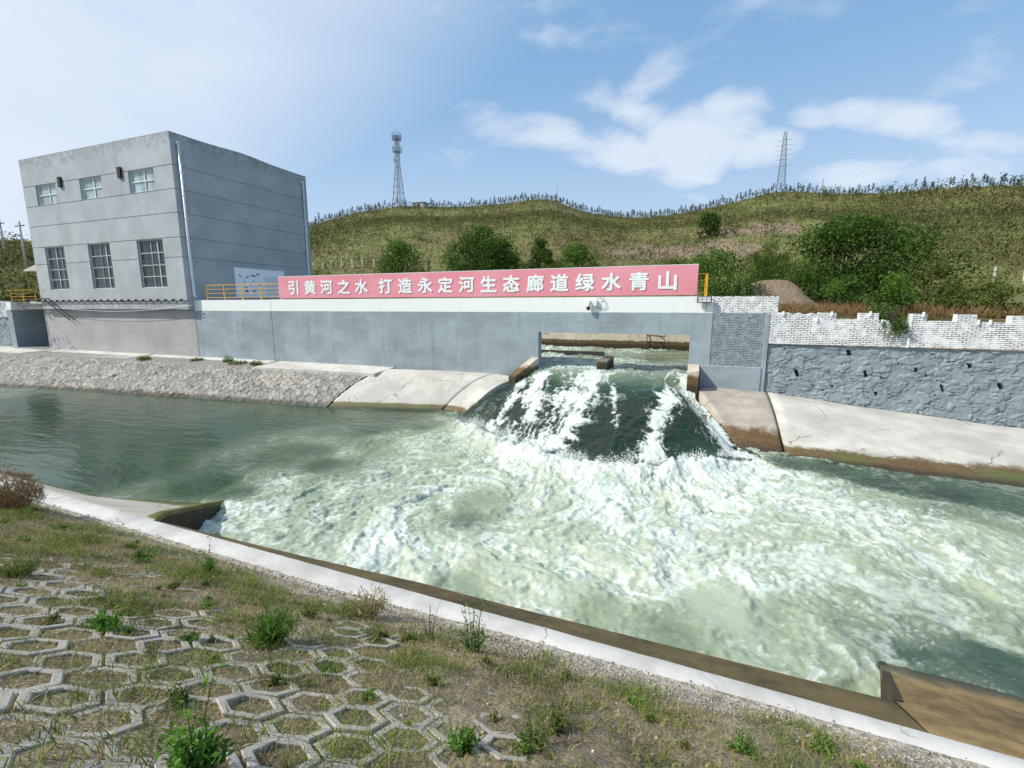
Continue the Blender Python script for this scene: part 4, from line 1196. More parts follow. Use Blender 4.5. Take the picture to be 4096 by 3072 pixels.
# strip of lining just below the kerb, cut by the basin
def slope_piece(name, poly, mat, down=-7.6, sub=1):
    """top polygon (x, y, z) extruded straight down"""
    n = len(poly)
    vs = list(poly) + [(p[0], p[1], down) for p in poly]
    fs = [tuple(range(n))] + [(i, n + i, n + (i + 1) % n, (i + 1) % n) for i in range(n)]
    m = MB(); m.add(vs, fs)
    return m.build(name, mat)


def lz(x, y, s=.415): return -4.53 - s * (y - kin(x))


_o = lambda x: float(np.interp(x, [-10.3, -6.3, -4.2, -2, 0, 2.6], [.04, .32, .56, .60, .70, .84]) + .02 * fbm(np.array([x * 1.7]), np.array([.3]), 3, 19)[0])
strip_p = [(x, kin(x) + .012) for x in np.linspace(-10.4, 2.64, 14)] + [(x, kin(x) + .012 + _o(x)) for x in np.linspace(2.64, -10.3, 60)]
struct(slope_piece('lining_strip', [(x, y, lz(x, y)) for x, y in strip_p][::-1], MT['algae']))
# right lining
nx = 60; v = np.linspace(-.03, 1.5, 24)
Xr = np.zeros((24, nx)); Yr = np.zeros((24, nx))
for j, vv in enumerate(v):
    y_off = vv * 2.75
    x0 = 2.65 + .25 * max(y_off - .84, 0)
    Xr[j] = np.linspace(x0, 16, nx); Yr[j] = kin(Xr[j]) + .012 + y_off
Zr = -4.53 - .40 * (Yr - kin(Xr)) + .012 * fbm(Xr, Yr, 3, 9)
sk = np.full((24, 1), -7.6)
o = grid_mesh('right_lining', Xr, Yr, Zr, MT['block'], smooth=False)
struct(o)
_m = slice(5, 24); Xr, Yr, Zr, sk = Xr[_m], Yr[_m], Zr[_m], sk[_m]
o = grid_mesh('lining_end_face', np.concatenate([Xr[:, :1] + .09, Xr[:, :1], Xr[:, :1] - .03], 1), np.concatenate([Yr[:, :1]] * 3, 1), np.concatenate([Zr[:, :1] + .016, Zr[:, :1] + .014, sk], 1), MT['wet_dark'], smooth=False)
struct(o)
# left lining, warped, ending in a dark vertical face
nx = 60
top = np.linspace(-19.5, -10.55, nx)
toex = np.linspace(-20.5, -12.3, nx)
toey = np.interp(toex, [-21, -16, -14, -12.3], [8.0, 7.95, 8.45, 8.83])
v = np.linspace(-.07, 1.35, 24)[:, None]
Xl = top[None] * (1 - v) + toex[None] * v
Yl = (kin(top) + .012)[None] * (1 - v) + toey[None] * v
Zl = -4.506 * (1 - v) + -5.6 * v + 0 * Xl
Zl = np.minimum(Zl, -4.512) + .012 * fbm(Xl, Yl, 3, 12) * (v > .02)
o = grid_mesh('left_lining', Xl, Yl, Zl, MT['lining_pale'], smooth=False)
struct(o)
xe, ye, ze = Xl[:, -1:], Yl[:, -1:], Zl[:, -1:]
bump_ = (.11 + .03 * fbm(xe * 3, ye * 3, 2, 14)) * sst(-.01, .14, v) - .03 * (v < 0)
lipx = np.concatenate([xe - .42, xe - .25, xe + .01, xe + .05], 1)
lipz = np.concatenate([ze - .03, ze + bump_ * .8, ze + bump_, ze + bump_ - .08], 1)
o = grid_mesh('lining_lip', lipx, np.concatenate([ye] * 4, 1), lipz, algae_mat('moss_lip', (0.135, 0.115, 0.03), .16, -5.7), smooth=False)
struct(o)
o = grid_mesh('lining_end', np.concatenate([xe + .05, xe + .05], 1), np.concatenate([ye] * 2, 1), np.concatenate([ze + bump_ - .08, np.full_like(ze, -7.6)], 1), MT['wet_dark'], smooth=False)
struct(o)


def bank_z(x, y):
    """mean bank surface: the paving plane"""
    d = kout(x) - y
    return -4.505 + .54 * np.maximum(d, 0) - 1.2 * np.maximum(-d, 0) * (np.asarray(x) < -19.5)


def soil_off(x, y):
    d = kout(x) - y
    t = d * 1.136
    a = -.012 + .075 * fbm(x * .8, y * .8, 3, 300) - .066 * sst(2.6, 4.2, t) * sst(-.8, -2.0, x) + .03 * sst(-2.6, .2, x) + .034 * fbm(x * 2.6, y * 2.6, 3, 310) + .008 * fbm(x * 14, y * 14, 2, 320)
    a = a + .030 * sst(2.9, 1.3, t) + .030 * sst(-5.5, -9, x) + .035 * sst(.6, 2.6, x + .3 * t)
    a = np.maximum(a, -.022 + .006 * fbm(x * 6, y * 6, 2, 325))
    a = np.where(t < .6, a * sst(-.05, .6, t) + .012 * (1 - sst(-.05, .6, t)) + .02 * fbm(x * 2.5, y * 2.5, 3, 330), a)
    return a


def build_bank():
    xs = np.concatenate([np.arange(-90, -18, 1.2), np.arange(-18, -7, .055), np.arange(-7, 5.5, .03), np.arange(5.5, 45, .9)])
    ds = np.concatenate([np.arange(-.12, 5.4, .033), np.arange(5.4, 9, .4)])
    X, D = np.meshgrid(xs, ds)
    Y = kout(X) - D
    Z = bank_z(X, Y) + soil_off(X, Y)
    Z = np.where(D > 5.2, bank_z(X, kout(X) - 5.2) - .04 + 0 * Z, Z)
    # left of the kerb end the bank runs on down to the water as bare soil
    t = D * 1.136
    g = np.clip(sst(1.15, .35, t + .35 * fbm(X * .7, Y * .7, 3, 340)) + .35 * sst(.2, 2.5, X) * sst(2.6, .8, t), 0, 1)
    o = grid_mesh('bank', X, Y, Z, MT['soil'], {'gravel': g}); struct(o)
    # soil beyond the end of the kerb
    xs = np.arange(-90, -18.6, .25); v = np.linspace(0, 1, 30)
    X, V = np.meshgrid(xs, v)
    y1 = 8.9 + .3 * fbm(X * .4, X * 0, 3, 360)
    Y = (kout(X) - .1) * (1 - V) + y1 * V
    Z = -4.47 * (1 - V) - 5.9 * V + .14 * fbm(X, Y, 4, 370) * np.sin(V * 3.1)
    Z = np.where(X > -20.4, np.minimum(Z, -4.60 - .72 * np.maximum(Y - kin(X), 0)), Z)
    o = grid_mesh('shore', X, Y, Z, MT['soil'], {'gravel': .15 + 0 * X}); struct(o)


build_bank()


def build_paving():
    S = .412; rowh = S * math.sqrt(3) / 2
    ro, ri = .5 * S * .955 / math.cos(math.pi / 6), .5 * S * .66 / math.cos(math.pi / 6)
    m = MB(); r = random.Random(5)
    nrow = int(5.9 / rowh)
    for j in range(2, nrow):
        t = .55 + j * rowh
        for i in range(-32, 12):
            x = (i + .5 * (j % 2)) * S
            if x < -12.5 or x > 4.2: continue
            if r.random() < .07: continue
            d = t / 1.136
            y = kout(x) - d
            rot = r.uniform(-.03, .03); dz = r.gauss(-.006, .009); tx, ty = r.gauss(0, .028), r.gauss(0, .028)
            cx, ct = x + r.uniform(-.008, .008), t + r.uniform(-.008, .008)
            rings = []
            for rad, h in ((ro, -.07), (ro, -.008), (ro - .008, 0), (ri + .008, 0), (ri, -.008), (ri, -.07)):
                ring = []
                for k in range(6):
                    a = math.pi / 2 + k * math.pi / 3 + rot
                    u, w = cx + rad * math.cos(a), ct + rad * math.sin(a)
                    dd = w / 1.136
                    ring.append((u, float(kout(u)) - dd, float(-4.505 + .54 * dd) + h + dz + tx * math.cos(a) * rad + ty * math.sin(a) * rad))
                rings.append(ring)
            vs = [p for q in rings for p in q]; fs = []
            for q in range(5):
                for k in range(6): fs.append((q * 6 + k, q * 6 + (k + 1) % 6, (q + 1) * 6 + (k + 1) % 6, (q + 1) * 6 + k))
            m.add(vs, fs)
    o = m.build('paving', MT['paver']); struct(o, label='hexagonal hollow concrete pavers on the near bank')


build_paving()


# ------------------------------------------------------------------ small growth on the near bank
def bank_point(x, y):
    return np.stack([x, y, bank_z(x, y) + np.maximum(soil_off(x, y), -.03)], -1)


def blades(name, px, py, length, width, lean, mat, tint, label, cat, curl=.5):
    n = len(px)
    b = bank_point(px, py)
    az = rng.uniform(0, 2 * np.pi, n)
    dirv = np.stack([np.cos(az) * lean, np.sin(az) * lean, np.ones(n)], -1); dirv /= np.linalg.norm(dirv, axis=1)[:, None]
    side = np.stack([-np.sin(az), np.cos(az), np.zeros(n)], -1)
    rot = rng.uniform(0, np.pi, n)
    side = side * np.cos(rot)[:, None] + np.stack([np.cos(az), np.sin(az), np.zeros(n)], -1) * np.sin(rot)[:, None]
    L = length[:, None]; W = width[:, None]
    mid = b + dirv * L * .55
    bend = np.stack([np.cos(az), np.sin(az), -0.4 * np.ones(n)], -1) * (L * curl * rng.uniform(.2, 1, n)[:, None] * .5)
    tip = b + dirv * L + bend
    v = np.stack([b - side * W * .5, b + side * W * .5, mid + side * W * .4, mid - side * W * .4, tip], 1)
    v[:, :2, 2] -= .015
    co = v.reshape(-1, 3)
    base = np.arange(n)[:, None] * 5
    f = np.concatenate([base + np.array([[0, 1, 2]]), base + np.array([[0, 2, 3]]), base + np.array([[3, 2, 4]])], 1).reshape(-1)
    o = soup(name, co, 3, mat, np.repeat(tint, 5), None, None, f)
    struct(o, 'stuff', label, cat)
    return o


def build_grass():
    n = 300000
    px = rng.uniform(-18, 5.5, n); d = rng.uniform(.05, 5.3, n); py = kout(px) - d
    t = d * 1.136
    dens = .72 + 1.1 * fbm(px * .9, py * .9, 3, 400) + .5 * fbm(px * 3, py * 3, 2, 410) + .18 * sst(-4, -8, px) - .55 * sst(.75, .25, t) - .25 * sst(.3, 2.6, px)
    dist = np.hypot(px, py)
    keep = (rng.uniform(0, 1, n) < np.clip(dens, .02, .9)) & (rng.uniform(0, 1, n) < np.clip(.55 + .08 * dist, .3, 1)) & (bank_z(px, py) < -1.3)
    px, py = px[keep], py[keep]; n = len(px)
    cl = fbm(px * 1.3, py * 1.3, 3, 420)
    ln = rng.uniform(.025, .085, n) * (1 + 1.6 * np.clip(cl + .2, 0, 1)); wd = rng.uniform(.004, .0085, n)
    green = cl + .4 * fbm(px * 4, py * 4, 2, 430) + rng.normal(0, .12, n)
    g = green > .08
    blades('dry_grass', px[~g], py[~g], ln[~g] * .95, wd[~g], rng.uniform(.5, 2.6, (~g).sum()), MT['dry'], rng.uniform(0, 1, (~g).sum()), 'low dry straw coloured grass over the paved bank', 'grass', 1.0)
    blades('green_grass', px[g], py[g], ln[g], wd[g] * 1.1, rng.uniform(.3, 1.4, g.sum()), leaf_mat('grass_blades', (0.055, 0.085, 0.018), (0.22, 0.27, 0.065), .35), rng.uniform(0, 1, g.sum()), 'low olive green grass over the paved bank', 'grass', .8)
    # pebbles along the kerb
    n = 14000
    px = rng.uniform(-16, 6, n); d = np.abs(rng.normal(.05, .42, n)) + .02; d = np.where(rng.uniform(0, 1, n) < .05, rng.uniform(-.16, 0, n), d)
    d = np.where(rng.uniform(0, 1, n) < .15, rng.uniform(.6, 4.5, n), d)
    py = kout(px) - d
    r = rng.gamma(2.0, .0032, n) + .003
    r = np.where(rng.uniform(0, 1, n) < .006, r + .022, r)
    b = np.stack([px, py, bank_z(px, py) + np.where(d < 0, .012, soil_off(px, py)) + r * .25], -1)
    oc = np.array([(1, 0, 0), (.3, .9, .1), (-.8, .5, 0), (-.7, -.6, .1), (.4, -.9, 0), (.1, .1, .75), (0, 0, -.7)], float)
    jit = 1 + rng.uniform(-.3, .3, (n, 7, 1))
    ang = rng.uniform(0, 6.28, n); ca, sa = np.cos(ang), np.sin(ang)
    P = oc[None] * jit * r[:, None, None]
    Q = np.stack([P[..., 0] * ca[:, None] - P[..., 1] * sa[:, None], P[..., 0] * sa[:, None] + P[..., 1] * ca[:, None], P[..., 2]], -1) + b[:, None]
    tri = [(i, (i + 1) % 5, 5) for i in range(5)] + [((i + 1) % 5, i, 6) for i in range(5)]
    f = (np.arange(n)[:, None, None] * 7 + np.array(tri)[None]).reshape(-1)
    o = soup('gravel', Q.reshape(-1, 3), 3, MT['pebble'], None, None, None, f)
    struct(o, 'stuff', 'loose grey gravel and pebbles along the pale kerb', 'gravel')


build_grass()


def leaf_quads(P, size, r, up=.3, asp=.45):
    """a folded diamond at each point; returns (n*4, 3)"""
    n = len(P)
    a = r.normal(0, 1, (n, 3)); a[:, 2] += up; a /= np.linalg.norm(a, axis=1)[:, None]
    b = np.cross(a, r.normal(0, 1, (n, 3))); b /= np.linalg.norm(b, axis=1)[:, None] + 1e-9
    s = np.asarray(size).reshape(-1, 1)
    return np.stack([P - a * s * .1, P + a * s * .45 + b * s * asp * .5, P + a * s, P + a * s * .45 - b * s * asp * .5], 1).reshape(-1, 3)


def make_weed(label, x, y, w, h, n_stem, leaf, mat, group=None, spiky=False, seed=0, tall=0, name='weed', leaves_per=26, zoff=0.0, base=None):
    r = np.random.default_rng(seed + 100)
    b = bank_point(np.array([x]), np.array([y]))[0] if base is None else np.array(base, float)
    b[2] -= .01
    t = thing(name, label, 'plant', tuple(b), group)
    st = MB(); pts = []
    for i in range(n_stem):
        a = r.uniform(0, 6.283); rad = math.sqrt(r.uniform(0, 1)) * w / 2
        hh = h * r.uniform(.55, 1.0) * (1 - .45 * (rad / (w / 2 + 1e-6)) ** 2)
        if i < tall: hh = h * r.uniform(1.3, 1.9)
        p0 = b + np.array([math.cos(a) * rad * .35, math.sin(a) * rad * .35, 0])
        p2 = b + np.array([math.cos(a) * rad, math.sin(a) * rad, hh])
        p1 = (p0 + p2) / 2 + np.array([-math.cos(a) * rad * .15, -math.sin(a) * rad * .15, hh * .12])
        st.tube([tuple(p0), tuple(p1), tuple(p2)], [.004, .003, .0015], 4)
        k = int(leaves_per * (1 if i >= tall else .8))
        u = r.uniform(.12, 1.0, k)[:, None]
        q = p0 * (1 - u) ** 2 + 2 * p1 * u * (1 - u) + p2 * u * u
        pts.append(q + r.normal(0, leaf * .35, q.shape))
    st.build('stem', MT['bark'] if not spiky else mat, t)
    P = np.concatenate(pts)
    s = r.uniform(.6, 1.25, len(P)) * leaf
    co = leaf_quads(P, s, r, 1.6 if spiky else .5, .14 if spiky else .5)
    tint = np.repeat(np.clip(.45 + .55 * (P[:, 2] - b[2]) / h * .8 + r.normal(0, .25, len(P)), 0, 1), 4)
    o = soup('leaves', co - np.array(b, np.float32), 4, mat, tint)
    o.parent = t
    return t


W = MT['weed']
weeds = [
    ('big bright leafy weed bush at the bottom edge of the bank', -2.21, 1.31, 0.293, 0.295, 34, 0.05, 'weed', False, 4, 26),
    ('dense dark green spiky grass clump with tall blades', -3.67, 2.99, 0.544, 0.357, 90, 0.09, 'leaf_bright', True, 0, 10),
    ('tall slender weed with upright flowering stems beside the pale kerb', -2.19, 4.45, 0.411, 0.432, 24, 0.035, 'weed', False, 8, 22),
    ('low spreading leafy weed near the far end of the kerb', -7.51, 4.1, 0.628, 0.235, 22, 0.04, 'weed', False, 0, 22),
    ('upright dark leafy weed growing against the kerb gravel', -6.6, 4.44, 0.336, 0.331, 18, 0.04, 'weed', False, 2, 22),
    ('broad leaved weed cushion on the left pavers', -4.78, 2.23, 0.312, 0.166, 22, 0.045, 'weed', False, 0, 22),
    ('compact round bushy weed between pavers at the bottom centre', -1.27, 2.42, 0.235, 0.198, 30, 0.03, 'weed', False, 0, 26),
    ('wide flat straggling weed right of the compact round weed', -0.87, 2.7, 0.426, 0.172, 30, 0.03, 'leaf_bright', False, 0, 20),
    ('small weed on the bare soil right of centre near the gravel', -0.3, 4.16, 0.227, 0.153, 16, 0.025, 'weed', False, 0, 20),
    ('small yellowish green tuft between the left pavers', -4.11, 2.5, 0.21, 0.11, 14, 0.035, 'leaf_bright', False, 0, 16),
    ('thin sparse weed with bare stalks left of the tall slender weed', -2.81, 4.46, 0.342, 0.27, 10, 0.022, 'leaf_olive', False, 6, 12),
    ('pale straw grass tussock by the kerb', -3.87, 4.66, 0.69, 0.395, 70, 0.09, 'dry', True, 0, 7),
    ('low weed patch in the bottom right of the bank', 0.59, 3.76, 0.306, 0.161, 24, 0.028, 'weed', False, 0, 18),
    ('green weed at the bottom edge below the kerb right end', 1.28, 4.26, 0.286, 0.15, 20, 0.028, 'weed', False, 0, 18),
    ('small grassy weed tuft left of the grass clump', -3.97, 2.13, 0.17, 0.111, 20, 0.04, 'leaf_olive', True, 0, 8),
    ('olive grass patch at the left edge of the bank', -6.9, 2.51, 0.57, 0.19, 60, 0.07, 'leaf_olive', True, 0, 8)]
for i, (lab, x, y, w, h, ns, lf, mt, sp, tall, lp) in enumerate(weeds):
    make_weed(lab, x, y, w, h, ns, lf, MT[mt], None, sp, i, tall, leaves_per=lp)
# many little weeds that nothing tells apart
protos = [make_weed('small low green weed among the hexagonal pavers', -4.0, 2.8, .12, .06, 8, .022, W, 'small weeds among the pavers', False, 50, 0),
          make_weed('small low green weed among the hexagonal pavers', -2.0, 3.2, .16, .09, 10, .026, MT['leaf_olive'], 'small weeds among the pavers', False, 51, 0)]
rr = random.Random(9)
for i in range(70):
    x = rr.uniform(-12, 3.2); d = rr.uniform(.6, 4.4); y = float(kout(x)) - d
    if math.hypot(x, y) < 1.8: continue
    c = copy_tree(protos[i % 2])
    p = bank_point(np.array([x]), np.array([y]))[0]
    c.location = tuple(p); c.rotation_euler = (0, 0, rr.uniform(0, 6)); s = rr.uniform(.6, 1.5); c.scale = (s, s, s)

# brown dry bush at the left edge of the bank and weeds on the far bank
def bush(name, label, base, w, h, n, leaf, mat, seed, asp=.12, up=1.2, cat='bush', group=None):
    r = np.random.default_rng(seed)
    t = thing(name, label, cat, tuple(base), group)
    st = MB()
    a = r.uniform(0, 6.283, n); rad = np.sqrt(r.uniform(0, 1, n)) * w / 2
    hh = h * (.35 + .65 * r.uniform(0, 1, n)) * (1 - .5 * (rad / (w / 2)) ** 2)
    P = np.stack([base[0] + np.cos(a) * rad, base[1] + np.sin(a) * rad, base[2] + hh * r.uniform(.05, 1, n)], -1)
    for i in range(14):
        k = r.integers(0, n)
        st.tube([tuple(base), tuple((np.array(base) + P[k]) / 2 + r.normal(0, .05 * w, 3)), tuple(P[k])], [.02 * w, .012 * w, .004], 4)
    st.build('stem', MT['dead'], t)
    co = leaf_quads(P, r.uniform(.6, 1.3, n) * leaf, r, up, asp)
    o = soup('foliage', co - np.array(base, np.float32), 4, mat, np.repeat(np.clip(r.normal(.5, .28, n), 0, 1), 4)); o.parent = t
    return t


bush('dry_bush', 'brown dry feathery bush at the left edge of the near bank', (-12.6, 4.55, -3.98), 1.25, 1.0, 5200, .10, MT['brown_brush'], 61)
for i, (lab, x, y, w, h) in enumerate([('tallest green weed growing on the walkway edge below the blue wall', -31.0, 23.9, .7, .55), ('low green tuft left of the tallest walkway weed', -33.9, 23.7, .9, .3),
                                       ('round green tuft right of the tallest walkway weed', -27.6, 23.3, .8, .45), ('flat brownish green tuft on the stone bank by the walkway', -29.4, 23.4, 1.3, .25), ('small lone green tuft high on the stone bank', -38.6, 22.9, .9, .3)]):
    bush('weed_tuft', lab, (x, y, -3.95), w, h, 420, .12, MT['leaf_olive'] if i % 2 else MT['leaf_bright'], 70 + i, .3, .9, 'plant')

# ------------------------------------------------------------------ land beyond the channel and the hills
SKY = [(-100, .07), (-77.6, 0.0822), (-71.42, 0.0906), (-67.55, 0.0952), (-65.84, 0.0958), (-61.4, 0.0973), (-53.77, 0.114), (-43.52, 0.1502), (-38.83, 0.1816), (-33.82, 0.1985), (-27.51, 0.201), (-21.98, 0.2082), (-18.3, 0.2173), (-17.25, 0.2167), (-15.54, 0.2143), (-15.24, 0.2079), (-11.5, 0.1859), (-7.96, 0.1775), (-6.18, 0.1743), (-2.56, 0.1777), (1.24, 0.1861), (4.81, 0.1973), (7.08, 0.2041), (9.4, 0.2017), (11.13, 0.194), (14.39, 0.1868), (17.42, 0.1816), (20.19, 0.1803), (22.74, 0.176), (25.15, 0.1708), (32.41, 0.1495), (60, .12)]
FOOT = [(-100, .02), (-68.11, 0.0141), (-55, .05), (-42.28, 0.068), (-37.47, 0.0701), (-22.38, 0.0734), (-4.86, 0.0709), (7.26, 0.0559), (9.63, 0.0498), (16.36, 0.0368), (24.27, 0.0219), (26.02, 0.0185), (33.5, 0.0093), (60, .0)]
SKY = np.array(SKY); FOOT = np.array(FOOT)
_a = np.arange(-100, 60.01, .25)
_k = np.exp(-(np.arange(-10, 11) * .25 / .7) ** 2); _k /= _k.sum()
_s = np.interp(_a, SKY[:, 0], SKY[:, 1])
SKY = np.stack([_a, np.convolve(np.pad(_s, 10, mode='edge'), _k, 'valid')], -1)


def ridge_r(a): return np.interp(a, [-100, -60, -40, -10, 0, 7, 15, 26, 60], [110, 130, 185, 190, 180, 165, 150, 130, 120])


def land_z(a, rho):
    """ground height at azimuth a (degrees right of +Y) and distance rho"""
    a = np.asarray(a, float); rho = np.asarray(rho, float)
    rr_ = ridge_r(a)
    zr = np.interp(a, SKY[:, 0], SKY[:, 1]) * rr_
    zf = np.interp(a, FOOT[:, 0], FOOT[:, 1]) * 66
    near_r = np.interp(a, [-60, -10, 0, 4, 8, 40], [38, 40, 38, 30, 27, 28])
    zn = np.interp(a, [-60, -10, 0, 4, 60], [.45, .3, .2, -.55, -.75])
    k = np.clip((rho - near_r) / (66 - near_r), 0, 1)
    z1 = zn + (zf - zn) * k ** 1.15
    u = np.clip((rho - 66) / (rr_ - 66), 0, 1)
    shape = u + .07 * np.sin(u * np.pi * 2)
    z2 = zf + (zr - zf) * shape
    z = np.where(rho < 66, z1, z2)
    z = np.where(rho > rr_, zr - .28 * (rho - rr_) - .0008 * (rho - rr_) ** 2, z)
    x, y = rho * np.sin(np.radians(a)), rho * np.cos(np.radians(a))
    am = sst(40, 90, rho) * sst(rr_, rr_ - 25, rho)
    z = z + am * (1.6 * fbm(x * .035, y * .035, 4, 500) + .5 * fbm(x * .2, y * .2, 3, 510))
    # planting terraces
    st = 1.5; q = z / st + .6 * fbm(x * .03, y * .03, 2, 520)
    fr = q - np.floor(q)
    z = z + am * sst(66, 90, rho) * st * .85 * (sst(0, .75, fr) * 1.0 - fr) * (.5 + fbm(x * .05, y * .05, 2, 530))
    # bare earth mound by the fence
    z = z + 1.55 * np.exp(-((x - 4.9) / 2.1) ** 4 - ((y - 36.5) / 2.2) ** 2)
    return z


def build_land():
    az = np.concatenate([np.arange(-100, -70, 1.0), np.arange(-70, 40, .2), np.arange(40, 71, 1.0)])
    rho = np.concatenate([np.arange(25.9, 46, .4), np.geomspace(46, 215, 150), np.geomspace(225, 700, 14)])
    A, P = np.meshgrid(az, rho)
    Z = land_z(A, P)
    X, Y = P * np.sin(np.radians(A)), P * np.cos(np.radians(A))
    canal = (X < 3.5) & (X > -70) & (Y < 38.9)
    Z = np.where(canal | (Y < 25.55), -7.4, Z)
    u = (P - 66) / (ridge_r(A) - 66)
    dirt = np.exp(-((X - 4.9) / 2.6) ** 4 - ((Y - 36.0) / 2.9) ** 4) * 1.2
    dirt += .75 * np.exp(-((u - .10) / .06) ** 2) * sst(-16, -8, A) * sst(12, 4, A)
    dirt += .95 * np.exp(-((u - .22) / .05) ** 2) * sst(-2, 2, A) * sst(12, 8, A)
    dirt += .8 * np.exp(-((A - 25.2) / 1.2) ** 2 - ((u - .45) / .06) ** 2) + .7 * np.exp(-((A - 20.5) / 1.2) ** 2 - ((P - 62) / 3) ** 2)
    dirt += .55 * sst(64, 40, P) * sst(62, 66, P + 3)
    o = grid_mesh('hills', X, Y, Z, MT['hill'], {'dirt': dirt}); struct(o)


build_land()
struct(MB().box(-95, -27.05, 25.62, 40, -.2, .40).build('yard', MT['walk']))
struct(MB().add([(-3000, 600, -8), (3000, 600, -8), (3000, 3500, -8), (-3000, 3500, -8)], [(0, 1, 2, 3)]).build('plain', MT['hill']))


def polar(a, rho):
    return np.array([rho * math.sin(R(a)), rho * math.cos(R(a)), float(land_z(a, rho))])


# saplings in planted rows
def sapling_mesh(seed):
    r = np.random.default_rng(seed)
    m = MB(); h = r.uniform(2.1, 3.0)
    m.tube([(0, 0, -.2), (r.normal(0, .04), r.normal(0, .04), h * .55), (r.normal(0, .06), r.normal(0, .06), h)], [.05, .035, .012], 4, .1)
    n = int(r.uniform(85, 130))
    zz = r.uniform(.28, 1.02, n) ** .85 * h
    rad = (.75 * (1 - zz / h * .72)) * r.uniform(.15, 1.1, n)
    lop = r.uniform(.5, 1.3); a = r.uniform(0, 6.283, n)
    P = np.stack([np.cos(a) * rad * lop, np.sin(a) * rad * lop, zz], -1)
    co = leaf_quads(P, r.uniform(.22, .42, n), r, .5, .38)
    tn = r.uniform(0, 1, n)
    for i in range(n):
        m.add([tuple(v) for v in co[i * 4:i * 4 + 4]], [(0, 1, 2, 3)], float(tn[i]))
    me = bpy.data.meshes.new('sapling')
    me.from_pydata(m.v, [], m.f)
    at = me.attributes.new('tint', 'FLOAT', 'POINT'); at.data.foreach_set('value', np.array(m.t, np.float32))
    me.materials.append(MT['pine'])
    return me


sap = [sapling_mesh(800 + i) for i in range(7)]
rs = random.Random(21)
count = 0
for k in range(285):
    a = -45.5 + (27.5 + 45.5) * (k + rs.uniform(.1, .9)) / 285
    if -33.0 < a < -30.6: continue
    row = rs.choice((0, 0, 1, 1.0, 2))
    rho = float(ridge_r(a)) - .3 - row * 2.6 - rs.uniform(0, .6)
    p = polar(a, rho)
    o = bpy.data.objects.new('pine_sapling', sap[k % 7]); COL.objects.link(o)
    o.location = tuple(p); s = rs.uniform(.6, 1.1) * (1.0 if a < 5 else .85); o.scale = (s, s, s * rs.uniform(.9, 1.15)); o.rotation_euler = (rs.uniform(-.06, .06), rs.uniform(-.06, .06), rs.uniform(0, 6.28))
    side = 'left hill' if a < -6 else 'right hill'
    tag(o, 'dark pine sapling among the row along the ridge of the ' + side, 'sapling', 'pine saplings along the ridge of the ' + side)
    count += 1


